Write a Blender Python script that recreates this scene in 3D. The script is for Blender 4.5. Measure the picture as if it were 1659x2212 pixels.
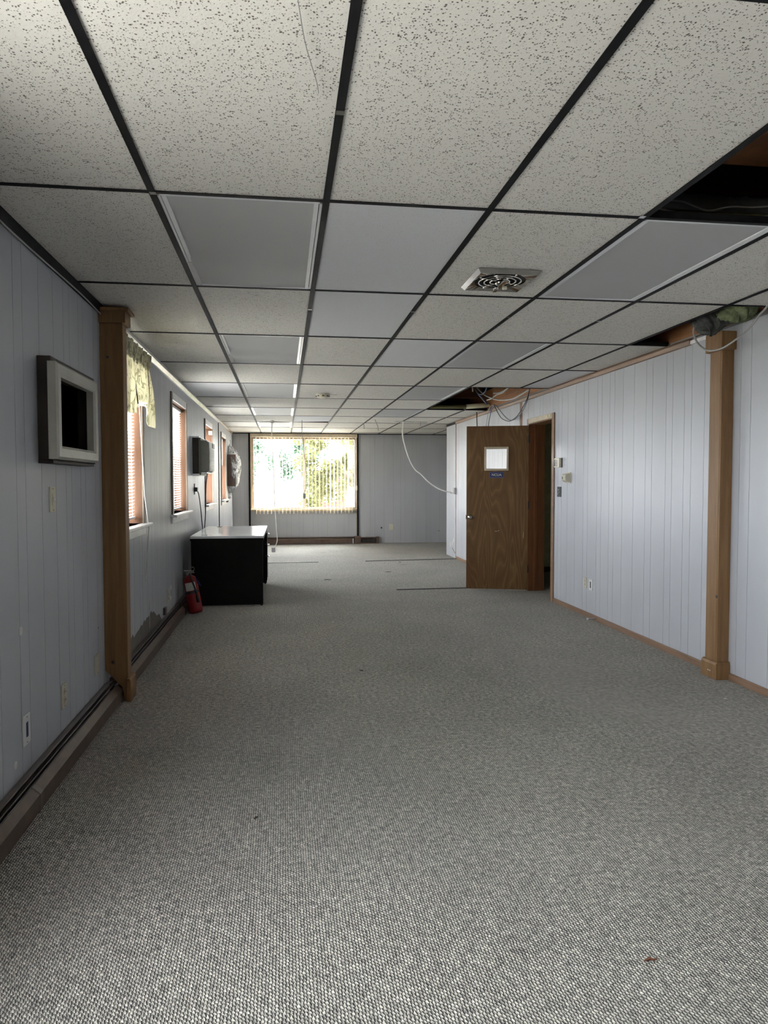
import bpy, bmesh, math, random
from mathutils import Vector, Matrix
random.seed(7)
S = bpy.context.scene
for o in list(bpy.data.objects): bpy.data.objects.remove(o)
# ------------------------------------------------------------------ camera
CZ = 1.295
yaw, pit, rol, FPX = 0.1388, -0.0416, -0.0009, 1549.0
def cam_axes():
    cy, sy, cp, sp = math.cos(yaw), math.sin(yaw), math.cos(pit), math.sin(pit)
    f = Vector((sy*cp, cy*cp, sp)); r = Vector((cy, -sy, 0)); u = r.cross(f)
    cr, sr = math.cos(rol), math.sin(rol)
    return r*cr+u*sr, -r*sr+u*cr, f
R_, U_, F_ = cam_axes()
cd = bpy.data.cameras.new('camera'); cam = bpy.data.objects.new('camera', cd)
S.collection.objects.link(cam)
cam.matrix_world = Matrix(((R_.x, U_.x, -F_.x, 0), (R_.y, U_.y, -F_.y, 0), (R_.z, U_.z, -F_.z, CZ), (0, 0, 0, 1)))
cd.sensor_fit = 'HORIZONTAL'; cd.sensor_width = 36.0; cd.lens = 36.0*FPX/1659.0
cd.clip_start = 0.02; cd.clip_end = 300
S.camera = cam
# ------------------------------------------------------------------ world, light, exposure
w = bpy.data.worlds.new('overcast_sky'); S.world = w; w.use_nodes = True
bg = w.node_tree.nodes['Background']
bg.inputs['Color'].default_value = (0.90, 0.95, 1.0, 1)
bg.inputs['Strength'].default_value = 33.0
S.view_settings.view_transform = 'Standard'; S.view_settings.look = 'None'
S.view_settings.gamma = 1.0; S.view_settings.use_curve_mapping = False
S.view_settings.exposure = 0.22
def portal(name, loc, rot, sx, sy):      # sampling aid only: no light of its own
    l = bpy.data.lights.new(name, 'AREA'); l.shape = 'RECTANGLE'; l.size = sx; l.size_y = sy
    l.cycles.is_portal = True
    o = bpy.data.objects.new(name, l); o.location = loc; o.rotation_euler = rot; S.collection.objects.link(o)
HP = math.pi/2
# sun high over the roof on the right: lights the trees outside
sl = bpy.data.lights.new('sun', 'SUN'); sl.energy = 40; sl.angle = 0.01; sl.color = (1, .93, .8)
so = bpy.data.objects.new('sun', sl); S.collection.objects.link(so)
so.rotation_euler = Vector((-0.62, -0.12, -0.78)).to_track_quat('-Z', 'Y').to_euler()
for i, (a, b) in enumerate(((4.62, 5.55), (7.04, 7.99), (9.94, 10.88), (12.47, 13.35))):
    portal('window_portal', (-1.24, (a+b)/2, 1.535), (0, -HP, 0), 1.09, b-a)
portal('far_portal', (0.44, 15.24, 1.48), (-HP, 0, 0), 2.17, 1.49)
portal('rear_portal', (-1.24, .925, 1.37), (0, -HP, 0), 1.5, 1.35)

# ------------------------------------------------------------------ helpers
XL, XR, YF, YB, ZC = -1.05, 2.885, 15.1, -1.2, 2.3146
DECK = 2.85
def wloc(o):
    v = Vector((0, 0, 0))
    while o is not None:
        v += Vector(o.location); o = o.parent
    return v
class MB:
    def __init__(s): s.v = []; s.f = []
    def box(s, x0, x1, y0, y1, z0, z1):
        if x0 > x1: x0, x1 = x1, x0
        if y0 > y1: y0, y1 = y1, y0
        if z0 > z1: z0, z1 = z1, z0
        n = len(s.v)
        s.v += [(x, y, z) for z in (z0, z1) for (x, y) in ((x0, y0), (x1, y0), (x1, y1), (x0, y1))]
        s.f += [tuple(n+i for i in q) for q in ((3, 2, 1, 0), (4, 5, 6, 7), (0, 1, 5, 4), (1, 2, 6, 5), (2, 3, 7, 6), (3, 0, 4, 7))]
        return s
    def prism(s, pts, a, b, axis='y'):
        # pts: closed 2D outline, extruded from a to b along axis
        n = len(s.v); k = len(pts)
        for t in (a, b):
            for p, q in pts:
                s.v.append({'y': (p, t, q), 'x': (t, p, q), 'z': (p, q, t)}[axis])
        s.f.append(tuple(n+i for i in range(k))); s.f.append(tuple(n+k+i for i in reversed(range(k))))
        for i in range(k):
            j = (i+1) % k; s.f.append((n+j, n+i, n+k+i, n+k+j))
        return s
    def tube(s, pts, r, n=8, cap=True):
        pts = [Vector(p) for p in pts]; base = len(s.v); m = len(pts)
        up = Vector((0.13, 0.31, 0.94)).normalized()
        for i, p in enumerate(pts):
            t = (pts[min(i+1, m-1)]-pts[max(i-1, 0)]).normalized()
            a = t.cross(up)
            if a.length < 1e-3: a = t.cross(Vector((1, 0, 0)))
            a.normalize(); b = t.cross(a); rr = r[i] if isinstance(r, (list, tuple)) else r
            for k in range(n):
                c = 2*math.pi*k/n; s.v.append(tuple(p+a*math.cos(c)*rr+b*math.sin(c)*rr))
        for i in range(m-1):
            for k in range(n):
                j = (k+1) % n; q = base+i*n
                s.f.append((q+k, q+j, q+n+j, q+n+k))
        if cap:
            s.f.append(tuple(base+k for k in reversed(range(n)))); s.f.append(tuple(base+(m-1)*n+k for k in range(n)))
        return s
    def lathe(s, prof, origin=(0, 0, 0), n=24, axis='z'):
        o = Vector(origin); base = len(s.v); m = len(prof)
        for r, h in prof:
            for k in range(n):
                c = 2*math.pi*k/n; x, y = r*math.cos(c), r*math.sin(c)
                s.v.append(tuple(o+Vector({'z': (x, y, h), 'x': (h, x, y), 'y': (x, h, y)}[axis])))
        for i in range(m-1):
            for k in range(n):
                j = (k+1) % n; q = base+i*n; s.f.append((q+k, q+j, q+n+j, q+n+k))
        s.f.append(tuple(base+k for k in reversed(range(n)))); s.f.append(tuple(base+(m-1)*n+k for k in range(n)))
        return s
    def quad(s, a, b, c, d):
        n = len(s.v); s.v += [tuple(a), tuple(b), tuple(c), tuple(d)]; s.f.append((n, n+1, n+2, n+3)); return s
    def grid(s, fn, nu, nv):
        b = len(s.v)
        for j in range(nv+1):
            for i in range(nu+1): s.v.append(tuple(fn(i/nu, j/nv)))
        for j in range(nv):
            for i in range(nu):
                q = b+j*(nu+1)+i; s.f.append((q, q+1, q+nu+2, q+nu+1))
        return s
    def build(s, name, m, parent=None, local=False, bevel=0, smooth=False, solid=0, kind=None, label=None):
        me = bpy.data.meshes.new(name)
        off = Vector((0, 0, 0)) if local else wloc(parent)
        me.from_pydata([tuple(Vector(v)-off) for v in s.v], [], s.f); me.update()
        bm = bmesh.new(); bm.from_mesh(me); bmesh.ops.recalc_face_normals(bm, faces=bm.faces); bm.to_mesh(me); bm.free()
        me.materials.append(m)
        if smooth:
            for p in me.polygons: p.use_smooth = True
        o = bpy.data.objects.new(name, me); S.collection.objects.link(o)
        if parent: o.parent = parent
        if bevel:
            b = o.modifiers.new('b', 'BEVEL'); b.width = bevel; b.segments = 2; b.limit_method = 'ANGLE'
        if solid:
            b = o.modifiers.new('s', 'SOLIDIFY'); b.thickness = solid; b.offset = 0
        if kind: o['kind'] = kind
        if label: o['label'] = label
        return o
def B(*a): return MB().box(*a)
def thing(name, label, cat, loc=(0, 0, 0), rot=(0, 0, 0), group=None, kind=None):
    o = bpy.data.objects.new(name, None); S.collection.objects.link(o); o.empty_display_size = .05
    o.location = loc; o.rotation_euler = rot
    if label: o['label'] = label
    if cat: o['category'] = cat
    if group: o['group'] = group
    if kind: o['kind'] = kind
    return o
def tag(o, label, cat, group=None):
    o['label'] = label; o['category'] = cat
    if group: o['group'] = group
    return o
def spline(pts, k=6):
    P = [Vector(p) for p in pts]; out = []
    for i in range(len(P)-1):
        a = P[max(i-1, 0)]; b = P[i]; c = P[i+1]; d = P[min(i+2, len(P)-1)]
        for j in range(k):
            t = j/k
            out.append(.5*((2*b)+(c-a)*t+(2*a-5*b+4*c-d)*t*t+(3*b-a-3*c+d)*t**3))
    out.append(P[-1]); return out
# ------------------------------------------------------------------ materials
def newmat(name):
    m = bpy.data.materials.new(name); m.use_nodes = True; nt = m.node_tree
    return m, nt, nt.nodes['Principled BSDF']
def nd(nt, t, **k):
    n = nt.nodes.new(t)
    for a, b in k.items():
        if a.startswith('i_'): n.inputs[a[2:].replace('_', ' ')].default_value = b
        else: setattr(n, a, b)
    return n
def math_(nt, op, a, b=None, c=None, clamp=False):
    n = nt.nodes.new('ShaderNodeMath'); n.operation = op; n.use_clamp = clamp
    for i, x in enumerate((a, b, c)):
        if x is None: continue
        if isinstance(x, (int, float)): n.inputs[i].default_value = x
        else: nt.links.new(x, n.inputs[i])
    return n.outputs[0]
def coords(nt, scale=(1, 1, 1), kind='Object', rot=(0, 0, 0)):
    tc = nd(nt, 'ShaderNodeTexCoord'); mp = nd(nt, 'ShaderNodeMapping')
    mp.inputs['Scale'].default_value = scale; mp.inputs['Rotation'].default_value = rot
    nt.links.new(tc.outputs[kind], mp.inputs[0]); return mp.outputs[0]
def noise(nt, vec, scale=5, detail=3, rough=.5, dist=0):
    n = nd(nt, 'ShaderNodeTexNoise'); nt.links.new(vec, n.inputs['Vector'])
    n.inputs['Scale'].default_value = scale; n.inputs['Detail'].default_value = detail
    n.inputs['Roughness'].default_value = rough; n.inputs['Distortion'].default_value = dist
    return n
def ramp(nt, fac, stops):
    r = nd(nt, 'ShaderNodeValToRGB'); nt.links.new(fac, r.inputs[0]); e = r.color_ramp.elements
    while len(e) < len(stops): e.new(.5)
    for x, (p, c) in zip(e, stops): x.position = p; x.color = (*c, 1) if len(c) == 3 else c
    return r.outputs[0]
def mixc(nt, fac, a, b, mode='MIX'):
    n = nd(nt, 'ShaderNodeMix'); n.data_type = 'RGBA'; n.blend_type = mode
    for i, x in ((0, fac), (6, a), (7, b)):
        if isinstance(x, (int, float)): n.inputs[i].default_value = x
        elif isinstance(x, tuple): n.inputs[i].default_value = (*x, 1) if len(x) == 3 else x
        else: nt.links.new(x, n.inputs[i])
    return n.outputs[2]
def bump(nt, h, strength=.3, dist=.01):
    b = nd(nt, 'ShaderNodeBump'); b.inputs['Strength'].default_value = strength; b.inputs['Distance'].default_value = dist
    nt.links.new(h, b.inputs['Height']); return b.outputs[0]
def plain(name, col, rough=.5, metal=0, var=.12, vscale=9, bmp=0, spec=.5):
    m, nt, p = newmat(name)
    n = noise(nt, coords(nt), vscale, 4)
    lo = tuple(c*(1-var) for c in col); hi = tuple(min(1, c*(1+var)) for c in col)
    nt.links.new(ramp(nt, n.outputs[0], [(.3, lo), (.7, hi)]), p.inputs['Base Color'])
    p.inputs['Roughness'].default_value = rough; p.inputs['Metallic'].default_value = metal
    p.inputs['Specular IOR Level'].default_value = spec
    if bmp:
        n2 = noise(nt, coords(nt), vscale*12, 3); nt.links.new(bump(nt, n2.outputs[0], bmp, .004), p.inputs['Normal'])
    return m
def wood(name, c1, c2, rough=.45, axis=2, scale=10, stretch=.06):
    m, nt, p = newmat(name)
    sc = [1, 1, 1]; sc[axis] = stretch
    v = coords(nt, tuple(sc))
    a = noise(nt, v, scale*3, 6, .6, .6); b = noise(nt, v, scale*14, 3, .5)
    f = math_(nt, 'ADD', math_(nt, 'MULTIPLY', a.outputs[0], .75), math_(nt, 'MULTIPLY', b.outputs[0], .25))
    nt.links.new(ramp(nt, f, [(.36, c2), (.62, c1)]), p.inputs['Base Color'])
    p.inputs['Roughness'].default_value = rough
    nt.links.new(bump(nt, f, .12, .003), p.inputs['Normal'])
    return m
def paint_mat(name, col, rough=.38):
    m, nt, p = newmat(name)
    v = coords(nt, (1, 1, .25)); a = noise(nt, v, 3, 5); b = noise(nt, coords(nt), 60, 2); g = noise(nt, coords(nt, (1, 1, .03)), 70, 3)
    lo = tuple(c*.93 for c in col)
    nt.links.new(ramp(nt, a.outputs[0], [(.35, lo), (.65, col)]), p.inputs['Base Color'])
    nt.links.new(math_(nt, 'MULTIPLY_ADD', b.outputs[0], .12, rough-.06), p.inputs['Roughness'])
    h = math_(nt, 'ADD', math_(nt, 'MULTIPLY', b.outputs[0], .5), g.outputs[0])
    nt.links.new(bump(nt, h, .10, .002), p.inputs['Normal'])
    return m
M = {}
M['paint'] = paint_mat('blue_grey_paint', (.515, .53, .57))
M['paint_far'] = paint_mat('grey_paint', (.47, .475, .49), .42)
M['groove'] = plain('groove_painted_shade', (.24, .25, .26), .7)  # wall backing behind the planks; groove shade is put into its darker colour
M['white_paint'] = plain('white_semi_gloss', (.86, .85, .86), .3)
M['white_gloss'] = plain('white_gloss_trim', (.90, .89, .90), .14)
M['oak'] = wood('oak_stain', (.25, .140, .055), (.18, .090, .031), .55)
M['oak_y'] = wood('oak_stain_lengthwise', (.47, .235, .085), (.36, .165, .05), axis=1)
M['jamb'] = wood('honey_jamb', (.125, .048, .013), (.08, .028, .007), .6)
M['jamb_dark'] = wood('dark_door_jamb', (.17, .065, .022), (.11, .04, .014))
M['trim_brown'] = wood('brown_trim', (.27, .165, .105), (.19, .115, .07), axis=1)
M['casing'] = wood('window_casing', (.20, .15, .11), (.13, .09, .06))
M['lumber'] = wood('framing_lumber', (.38, .175, .075), (.26, .11, .04), .7, axis=1)
M['lumber_x'] = wood('joist_lumber', (.20, .085, .04), (.13, .05, .02), .8, axis=0)
M['stud'] = wood('raw_stud', (.42, .25, .17), (.20, .10, .06), .8, scale=6, stretch=.3)
M['heater'] = plain('heater_brown', (.105, .068, .05), .38, 0, .2, 14, .05)
M['heater_top'] = plain('heater_taupe', (.14, .115, .098), .38, 0, .15, 14, .05)
M['fin'] = plain('heater_fin', (.32, .31, .30), .4, .8)
M['grid'] = plain('black_grid', (.010, .010, .011), .6, 0, .3, 20, spec=.12)
M['alu'] = plain('white_troffer_metal', (.80, .81, .83), .25, 0, .03)
M['chrome'] = plain('chrome', (.62, .60, .57), .14, 1, .05)
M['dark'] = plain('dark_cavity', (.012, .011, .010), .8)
M['black'] = plain('black_plastic', (.02, .02, .02), .45)
M['desk_black'] = plain('desk_black_metal', (.003, .0025, .0025), .5, 0, .1, spec=.15)
M['desk_top'] = plain('desk_laminate', (.62, .65, .69), .16, 0, .05, 5)
M['beige'] = plain('beige_plastic', (.62, .58, .46), .4, 0, .05)
M['seam_pale'] = plain('frayed_carpet_edge', (.42, .40, .36), .9, 0, .3, 40)
M['white'] = plain('white_plastic', (.75, .75, .74), .4, 0, .04)
M['cord_w'] = plain('white_cord', (.72, .70, .66), .5)
M['cord_b'] = plain('black_cord', (.02, .02, .022), .5)
M['cord_blue'] = plain('blue_grey_cord', (.10, .13, .22), .5)
M['cord_g'] = plain('grey_cable', (.36, .35, .34), .5)
M['red'] = plain('extinguisher_red', (.22, .008, .010), .3, 0, .1)
M['label'] = plain('paper_label', (.55, .55, .53), .6, 0, .15, 60)
M['navy'] = plain('navy_sign', (.012, .02, .11), .35)
M['ac_olive'] = plain('ac_olive_casing', (.15, .15, .12), .5)
M['ac_brown'] = plain('ac_brown_sleeve', (.035, .025, .02), .55)
M['ac_cream'] = plain('ac_cream_grille', (.66, .66, .60), .45)
M['cream_frame'] = plain('cream_frame', (.44, .43, .38), .4, 0, .08)
M['insul_grey'] = plain('grey_insulation', (.085, .09, .085), 1, 0, .5, 30, .8)
M['insul_green'] = plain('green_insulation', (.16, .19, .10), 1, 0, .5, 25, .8)
M['kraft'] = plain('kraft_facing', (.22, .10, .045), .35, 0, .3, 12, .2)
M['pipe_foam'] = plain('cream_pipe_sleeve', (.62, .58, .38), .7)
M['pipe_olive'] = plain('olive_pipe', (.13, .12, .04), .6)
M['duct'] = plain('flex_duct', (.22, .23, .23), .4, .3)
M['hall'] = plain('hall_olive_wall', (.62, .60, .45), .6)
M['hall_floor'] = plain('hall_floor_carpet', (.10, .09, .085), .9)
M['raw_panel'] = wood('unpainted_panel', (.17, .15, .13), (.10, .085, .075), .6, scale=14)
M['slat_v'] = plain('vertical_blind_vinyl', (.80, .74, .60), .5, 0, .04)
M['rail_beige'] = plain('beige_rail', (.50, .42, .30), .45)
M['alu_brown'] = plain('window_frame_taupe', (.33, .26, .20), .4)
M['bark'] = plain('bark', (.16, .12, .09), .9)
M['barn'] = plain('barn_red', (.045, .012, .010), .8)
M['ground'] = plain('outdoor_ground', (.34, .33, .30), .95, 0, .25, .6)
M['debris_d'] = plain('dark_debris', (.05, .045, .04), .8)
M['debris_r'] = plain('brown_debris', (.16, .06, .03), .8)
M['plaster'] = plain('white_filler', (.70, .69, .67), .7)

def leafmat(name, c):
    m, nt, p = newmat(name)
    n = noise(nt, coords(nt), 2.5, 3)
    nt.links.new(ramp(nt, n.outputs[0], [(.35, tuple(x*.6 for x in c)), (.65, c)]), p.inputs['Base Color'])
    p.inputs['Roughness'].default_value = .6
    t = nd(nt, 'ShaderNodeBsdfTranslucent'); t.inputs['Color'].default_value = (*c, 1)
    mx = nd(nt, 'ShaderNodeMixShader'); mx.inputs[0].default_value = .4
    nt.links.new(p.outputs[0], mx.inputs[1]); nt.links.new(t.outputs[0], mx.inputs[2])
    nt.links.new(mx.outputs[0], nt.nodes['Material Output'].inputs[0]); return m
M['leaf_g'] = leafmat('leaf_green', (.030, .060, .025)); M['leaf_y'] = leafmat('leaf_yellow_green', (.105, .108, .028))
M['leaf_d'] = leafmat('leaf_blue_green', (.028, .070, .036))

def glassmat(name, tint=(1, 1, 1), fac=.07, rough=.02):
    m, nt, p = newmat(name)
    t = nd(nt, 'ShaderNodeBsdfTransparent'); t.inputs[0].default_value = (*tint, 1)
    g = nd(nt, 'ShaderNodeBsdfGlossy'); g.inputs['Roughness'].default_value = rough
    mx = nd(nt, 'ShaderNodeMixShader'); mx.inputs[0].default_value = fac
    nt.links.new(t.outputs[0], mx.inputs[1]); nt.links.new(g.outputs[0], mx.inputs[2])
    nt.links.new(mx.outputs[0], nt.nodes['Material Output'].inputs[0]); return m
M['glass'] = glassmat('window_glass')
def plasticwrap():
    m, nt, p = newmat('clear_plastic_wrap')
    n = noise(nt, coords(nt), 14, 4, .6, 1.2)
    t = nd(nt, 'ShaderNodeBsdfTransparent'); t.inputs[0].default_value = (.93, .94, .96, 1)
    p.inputs['Base Color'].default_value = (.8, .82, .85, 1); p.inputs['Roughness'].default_value = .12
    nt.links.new(bump(nt, n.outputs[0], 1, .03), p.inputs['Normal'])
    f = ramp(nt, n.outputs[0], [(.40, (.25,)*3), (.58, (.85,)*3)])
    mx = nd(nt, 'ShaderNodeMixShader'); nt.links.new(f, mx.inputs[0])
    nt.links.new(t.outputs[0], mx.inputs[1]); nt.links.new(p.outputs[0], mx.inputs[2])
    nt.links.new(mx.outputs[0], nt.nodes['Material Output'].inputs[0]); return m
M['wrap'] = plasticwrap()
def clothlike(name, c1, c2, trans=.5, scale=22):
    m, nt, p = newmat(name)
    v = coords(nt, (1, 1, .45)); n = noise(nt, v, scale, 2, .5, 1.6)
    col = ramp(nt, n.outputs[0], [(.44, c1), (.5, c2), (.54, c1)])
    nt.links.new(col, p.inputs['Base Color']); p.inputs['Roughness'].default_value = .8
    t = nd(nt, 'ShaderNodeBsdfTranslucent'); nt.links.new(col, t.inputs[0])
    mx = nd(nt, 'ShaderNodeMixShader'); mx.inputs[0].default_value = trans
    nt.links.new(p.outputs[0], mx.inputs[1]); nt.links.new(t.outputs[0], mx.inputs[2])
    nt.links.new(mx.outputs[0], nt.nodes['Material Output'].inputs[0]); return m
M['valance'] = clothlike('valance_print', (.82, .79, .66), (.38, .38, .26), .45, 16)
M['slat_h'] = clothlike('mini_blind_slat', (.85, .84, .80), (.83, .82, .78), .45)
M['slat_vt'] = clothlike('vertical_vane_vinyl', (.66, .60, .47), (.64, .58, .45), .25)

def carpet_mat():
    m, nt, p = newmat('berber_loop_carpet')
    tc = nd(nt, 'ShaderNodeTexCoord'); sp = nd(nt, 'ShaderNodeSeparateXYZ')
    dn = noise(nt, tc.outputs['Object'], 45, 2)
    off = nd(nt, 'ShaderNodeVectorMath', operation='MULTIPLY_ADD')
    sb = nd(nt, 'ShaderNodeVectorMath', operation='SUBTRACT'); nt.links.new(dn.outputs['Color'], sb.inputs[0]); sb.inputs[1].default_value = (.5, .5, .5)
    nt.links.new(sb.outputs[0], off.inputs[0]); off.inputs[1].default_value = (.009, .009, 0); nt.links.new(tc.outputs['Object'], off.inputs[2])
    nt.links.new(off.outputs[0], sp.inputs[0])
    u = math_(nt, 'DIVIDE', sp.outputs[0], .0088)
    cu0 = math_(nt, 'FLOOR', u)
    v = math_(nt, 'ADD', math_(nt, 'DIVIDE', sp.outputs[1], .0135), math_(nt, 'MULTIPLY', math_(nt, 'FRACT', math_(nt, 'MULTIPLY', cu0, .618)), 1.0))
    fv0 = math_(nt, 'FRACT', v)
    zig = math_(nt, 'MULTIPLY', fv0, .45)
    u2 = math_(nt, 'ADD', u, zig)
    cu = math_(nt, 'FLOOR', u2); fu = math_(nt, 'FRACT', u2); cv = math_(nt, 'FLOOR', v); fv = fv0
    hu = math_(nt, 'SINE', math_(nt, 'MULTIPLY', fu, math.pi)); hv = math_(nt, 'SINE', math_(nt, 'MULTIPLY', fv, math.pi))
    h = math_(nt, 'MULTIPLY', math_(nt, 'POWER', hu, .8), math_(nt, 'MULTIPLY_ADD', math_(nt, 'POWER', hv, .7), .75, .25))
    cb = nd(nt, 'ShaderNodeCombineXYZ'); nt.links.new(cu, cb.inputs[0]); nt.links.new(cv, cb.inputs[1])
    wn = nd(nt, 'ShaderNodeTexWhiteNoise', noise_dimensions='2D'); nt.links.new(cb.outputs[0], wn.inputs['Vector'])
    body = ramp(nt, wn.outputs['Value'], [(0, (.12, .116, .107)), (.5, (.25, .243, .226)), (1, (.52, .506, .470))])
    fl = noise(nt, tc.outputs['Object'], 260, 2)
    rid = math_(nt, 'MULTIPLY', math_(nt, 'POWER', hu, 3.0), math_(nt, 'MULTIPLY_ADD', fl.outputs[0], 2.2, -.25, clamp=True), clamp=True)
    yarn = mixc(nt, rid, body, (.84, .818, .76))
    fac = math_(nt, 'MULTIPLY', h, 2.1, clamp=True)
    col = mixc(nt, fac, (.022, .022, .022), yarn)
    md = noise(nt, coords(nt), 46, 3, .75)
    col = mixc(nt, 1.0, col, ramp(nt, md.outputs[0], [(.36, (.58, .57, .55)), (.60, (1.18, 1.16, 1.10))]), 'MULTIPLY')
    big = noise(nt, coords(nt), 1.3, 4)
    tint = ramp(nt, big.outputs[0], [(.35, (.88, .88, .88)), (.6, (1.0, 1.0, 1.0))])
    nt.links.new(mixc(nt, 1.0, col, tint, 'MULTIPLY'), p.inputs['Base Color'])
    fib = noise(nt, tc.outputs['Object'], 700, 2)
    hh = math_(nt, 'ADD', h, math_(nt, 'MULTIPLY', fib.outputs[0], .35))
    nt.links.new(bump(nt, hh, 1, .006), p.inputs['Normal'])
    p.inputs['Roughness'].default_value = .85; p.inputs['Specular IOR Level'].default_value = .25
    p.inputs['Sheen Weight'].default_value = .15
    return m
M['carpet'] = carpet_mat()
def tile_mat(name, base, hole, dens=1.0):
    m, nt, p = newmat(name)
    gm = nd(nt, 'ShaderNodeNewGeometry')
    dn = noise(nt, gm.outputs['Position'], 60, 2)
    mad = nd(nt, 'ShaderNodeVectorMath', operation='MULTIPLY_ADD'); nt.links.new(dn.outputs['Color'], mad.inputs[0]); mad.inputs[1].default_value = (.010, .010, 0); nt.links.new(gm.outputs['Position'], mad.inputs[2])
    vo = nd(nt, 'ShaderNodeTexVoronoi'); nt.links.new(mad.outputs[0], vo.inputs['Vector']); vo.inputs['Scale'].default_value = 165
    big = noise(nt, gm.outputs['Position'], 40, 2)
    sep = nd(nt, 'ShaderNodeSeparateColor'); nt.links.new(vo.outputs['Color'], sep.inputs[0])
    rad = math_(nt, 'MULTIPLY', math_(nt, 'SUBTRACT', math_(nt, 'ADD', sep.outputs[0], math_(nt, 'MULTIPLY', big.outputs[0], .9)), .52), .48*dens)
    d = math_(nt, 'SUBTRACT', rad, vo.outputs['Distance'])
    mask = math_(nt, 'MULTIPLY', d, 5, clamp=True)
    fine = noise(nt, gm.outputs['Position'], 150, 3)
    b2 = mixc(nt, math_(nt, 'MULTIPLY', fine.outputs[0], .35), base, tuple(c*.8 for c in base))
    nt.links.new(mixc(nt, mask, b2, hole), p.inputs['Base Color'])
    hh = math_(nt, 'SUBTRACT', math_(nt, 'MULTIPLY', fine.outputs[0], .4), mask)
    nt.links.new(bump(nt, hh, .5, .003), p.inputs['Normal'])
    p.inputs['Roughness'].default_value = .85; p.inputs['Specular IOR Level'].default_value = .2
    return m
M['tile'] = tile_mat('fissured_tile', (.75, .725, .675), (.14, .12, .10), 1.15)
M['tile_new'] = tile_mat('newer_white_tile', (.72, .725, .745), (.42, .42, .42), .75)
def lens_mat():
    m, nt, p = newmat('prismatic_lens')
    v = coords(nt); ch = nd(nt, 'ShaderNodeTexChecker'); nt.links.new(v, ch.inputs[0]); ch.inputs['Scale'].default_value = 160
    p.inputs['Base Color'].default_value = (.46, .462, .465, 1); p.inputs['Roughness'].default_value = .6; p.inputs['Specular IOR Level'].default_value = .3
    nt.links.new(bump(nt, ch.outputs[1], .25, .002), p.inputs['Normal'])
    return m
M['lens'] = lens_mat()
def door_mat():
    m, nt, p = newmat('rotary_cut_door_veneer')
    v = coords(nt, (1, 1, .22)); n1 = noise(nt, v, 3.2, 2, .45, .4)
    rings = math_(nt, 'FRACT', math_(nt, 'MULTIPLY', n1.outputs[0], 17))
    tri = math_(nt, 'ABSOLUTE', math_(nt, 'SUBTRACT', rings, .5))
    fine = noise(nt, coords(nt, (1, 1, .04)), 150, 3)
    f = math_(nt, 'ADD', math_(nt, 'MULTIPLY', tri, .9), math_(nt, 'MULTIPLY', fine.outputs[0], .55))
    c = ramp(nt, f, [(.20, (.205, .118, .047)), (.42, (.150, .080, .028)), (.8, (.112, .056, .018))])
    st = noise(nt, coords(nt, (1, 1, .6)), 2.2, 3)
    c = mixc(nt, ramp(nt, st.outputs[0], [(.5, (0,)*3), (.72, (.5,)*3)]), c, (.085, .028, .010))
    nt.links.new(c, p.inputs['Base Color']); p.inputs['Roughness'].default_value = .45; p.inputs['Specular IOR Level'].default_value = .22
    nt.links.new(bump(nt, fine.outputs[0], .05, .002), p.inputs['Normal'])
    return m
M['door'] = door_mat()

# ------------------------------------------------------------------ shell
def rects(a0, a1, z0, z1, ops):
    """split rectangle (a,z) minus openings into rectangles"""
    xs = sorted({a0, a1, *[max(a0, min(a1, v)) for o in ops for v in o[:2]]}); out = []
    for i in range(len(xs)-1):
        l, r = xs[i], xs[i+1]
        if r-l < 1e-5: continue
        c = (l+r)/2; segs = [(z0, z1)]
        for o in ops:
            if o[0] < c < o[1]:
                ns = []
                for s in segs:
                    if o[2] > s[0]: ns.append((s[0], min(s[1], o[2])))
                    if o[3] < s[1]: ns.append((max(s[0], o[3]), s[1]))
                segs = ns
        out += [(l, r, s[0], s[1]) for s in segs if s[1]-s[0] > 1e-4]
    return out
def wall(name, axis, pos, thick, a0, a1, z0, z1, ops, mat, back):
    m = MB()
    for l, r, b, t in rects(a0, a1, z0, z1, ops):
        if axis == 'x': m.box(pos, pos+thick, l, r, b, t)
        else: m.box(l, r, pos, pos+thick, b, t)
    o = m.build(name, back); o['kind'] = 'structure'; return o
PAT = [.158, .094, .160, .091, .205, .101, .199, .197]     # groove rhythm of the paneling, 4 ft sheets
def planks(parent, axis, pos, thick, a0, a1, z0, z1, ops, start, mat, gap=.0035, breaks=(), rev=False):
    n = len(PAT); tot = sum(PAT); pat = PAT[::-1] if rev else PAT
    g = [start]; i = 0
    while g[-1] < a1: g.append(g[-1]+pat[i % n]); i += 1
    i = n-1
    while g[0] > a0: g.insert(0, g[0]-pat[i % n]); i -= 1
    g = [x for x in g if a0 < x < a1]
    edges = [a0]+g+[a1]
    for l, r in zip(edges, edges[1:]):
        if r-l < .01: continue
        m = MB()
        for l2, r2, b, t in rects(l+gap/2, r-gap/2, z0, z1, ops):
            if r2-l2 < .003: continue
            if axis == 'x': m.box(pos, pos+thick, l2, r2, b, t)
            else: m.box(l2, r2, pos, pos+thick, b, t)
        if m.v: m.build('plank', mat, parent)
floor = B(-1.30, 5.6, YB-.1, YF+.1, -.12, 0).build('floor', M['carpet']); floor['kind'] = 'structure'
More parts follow.
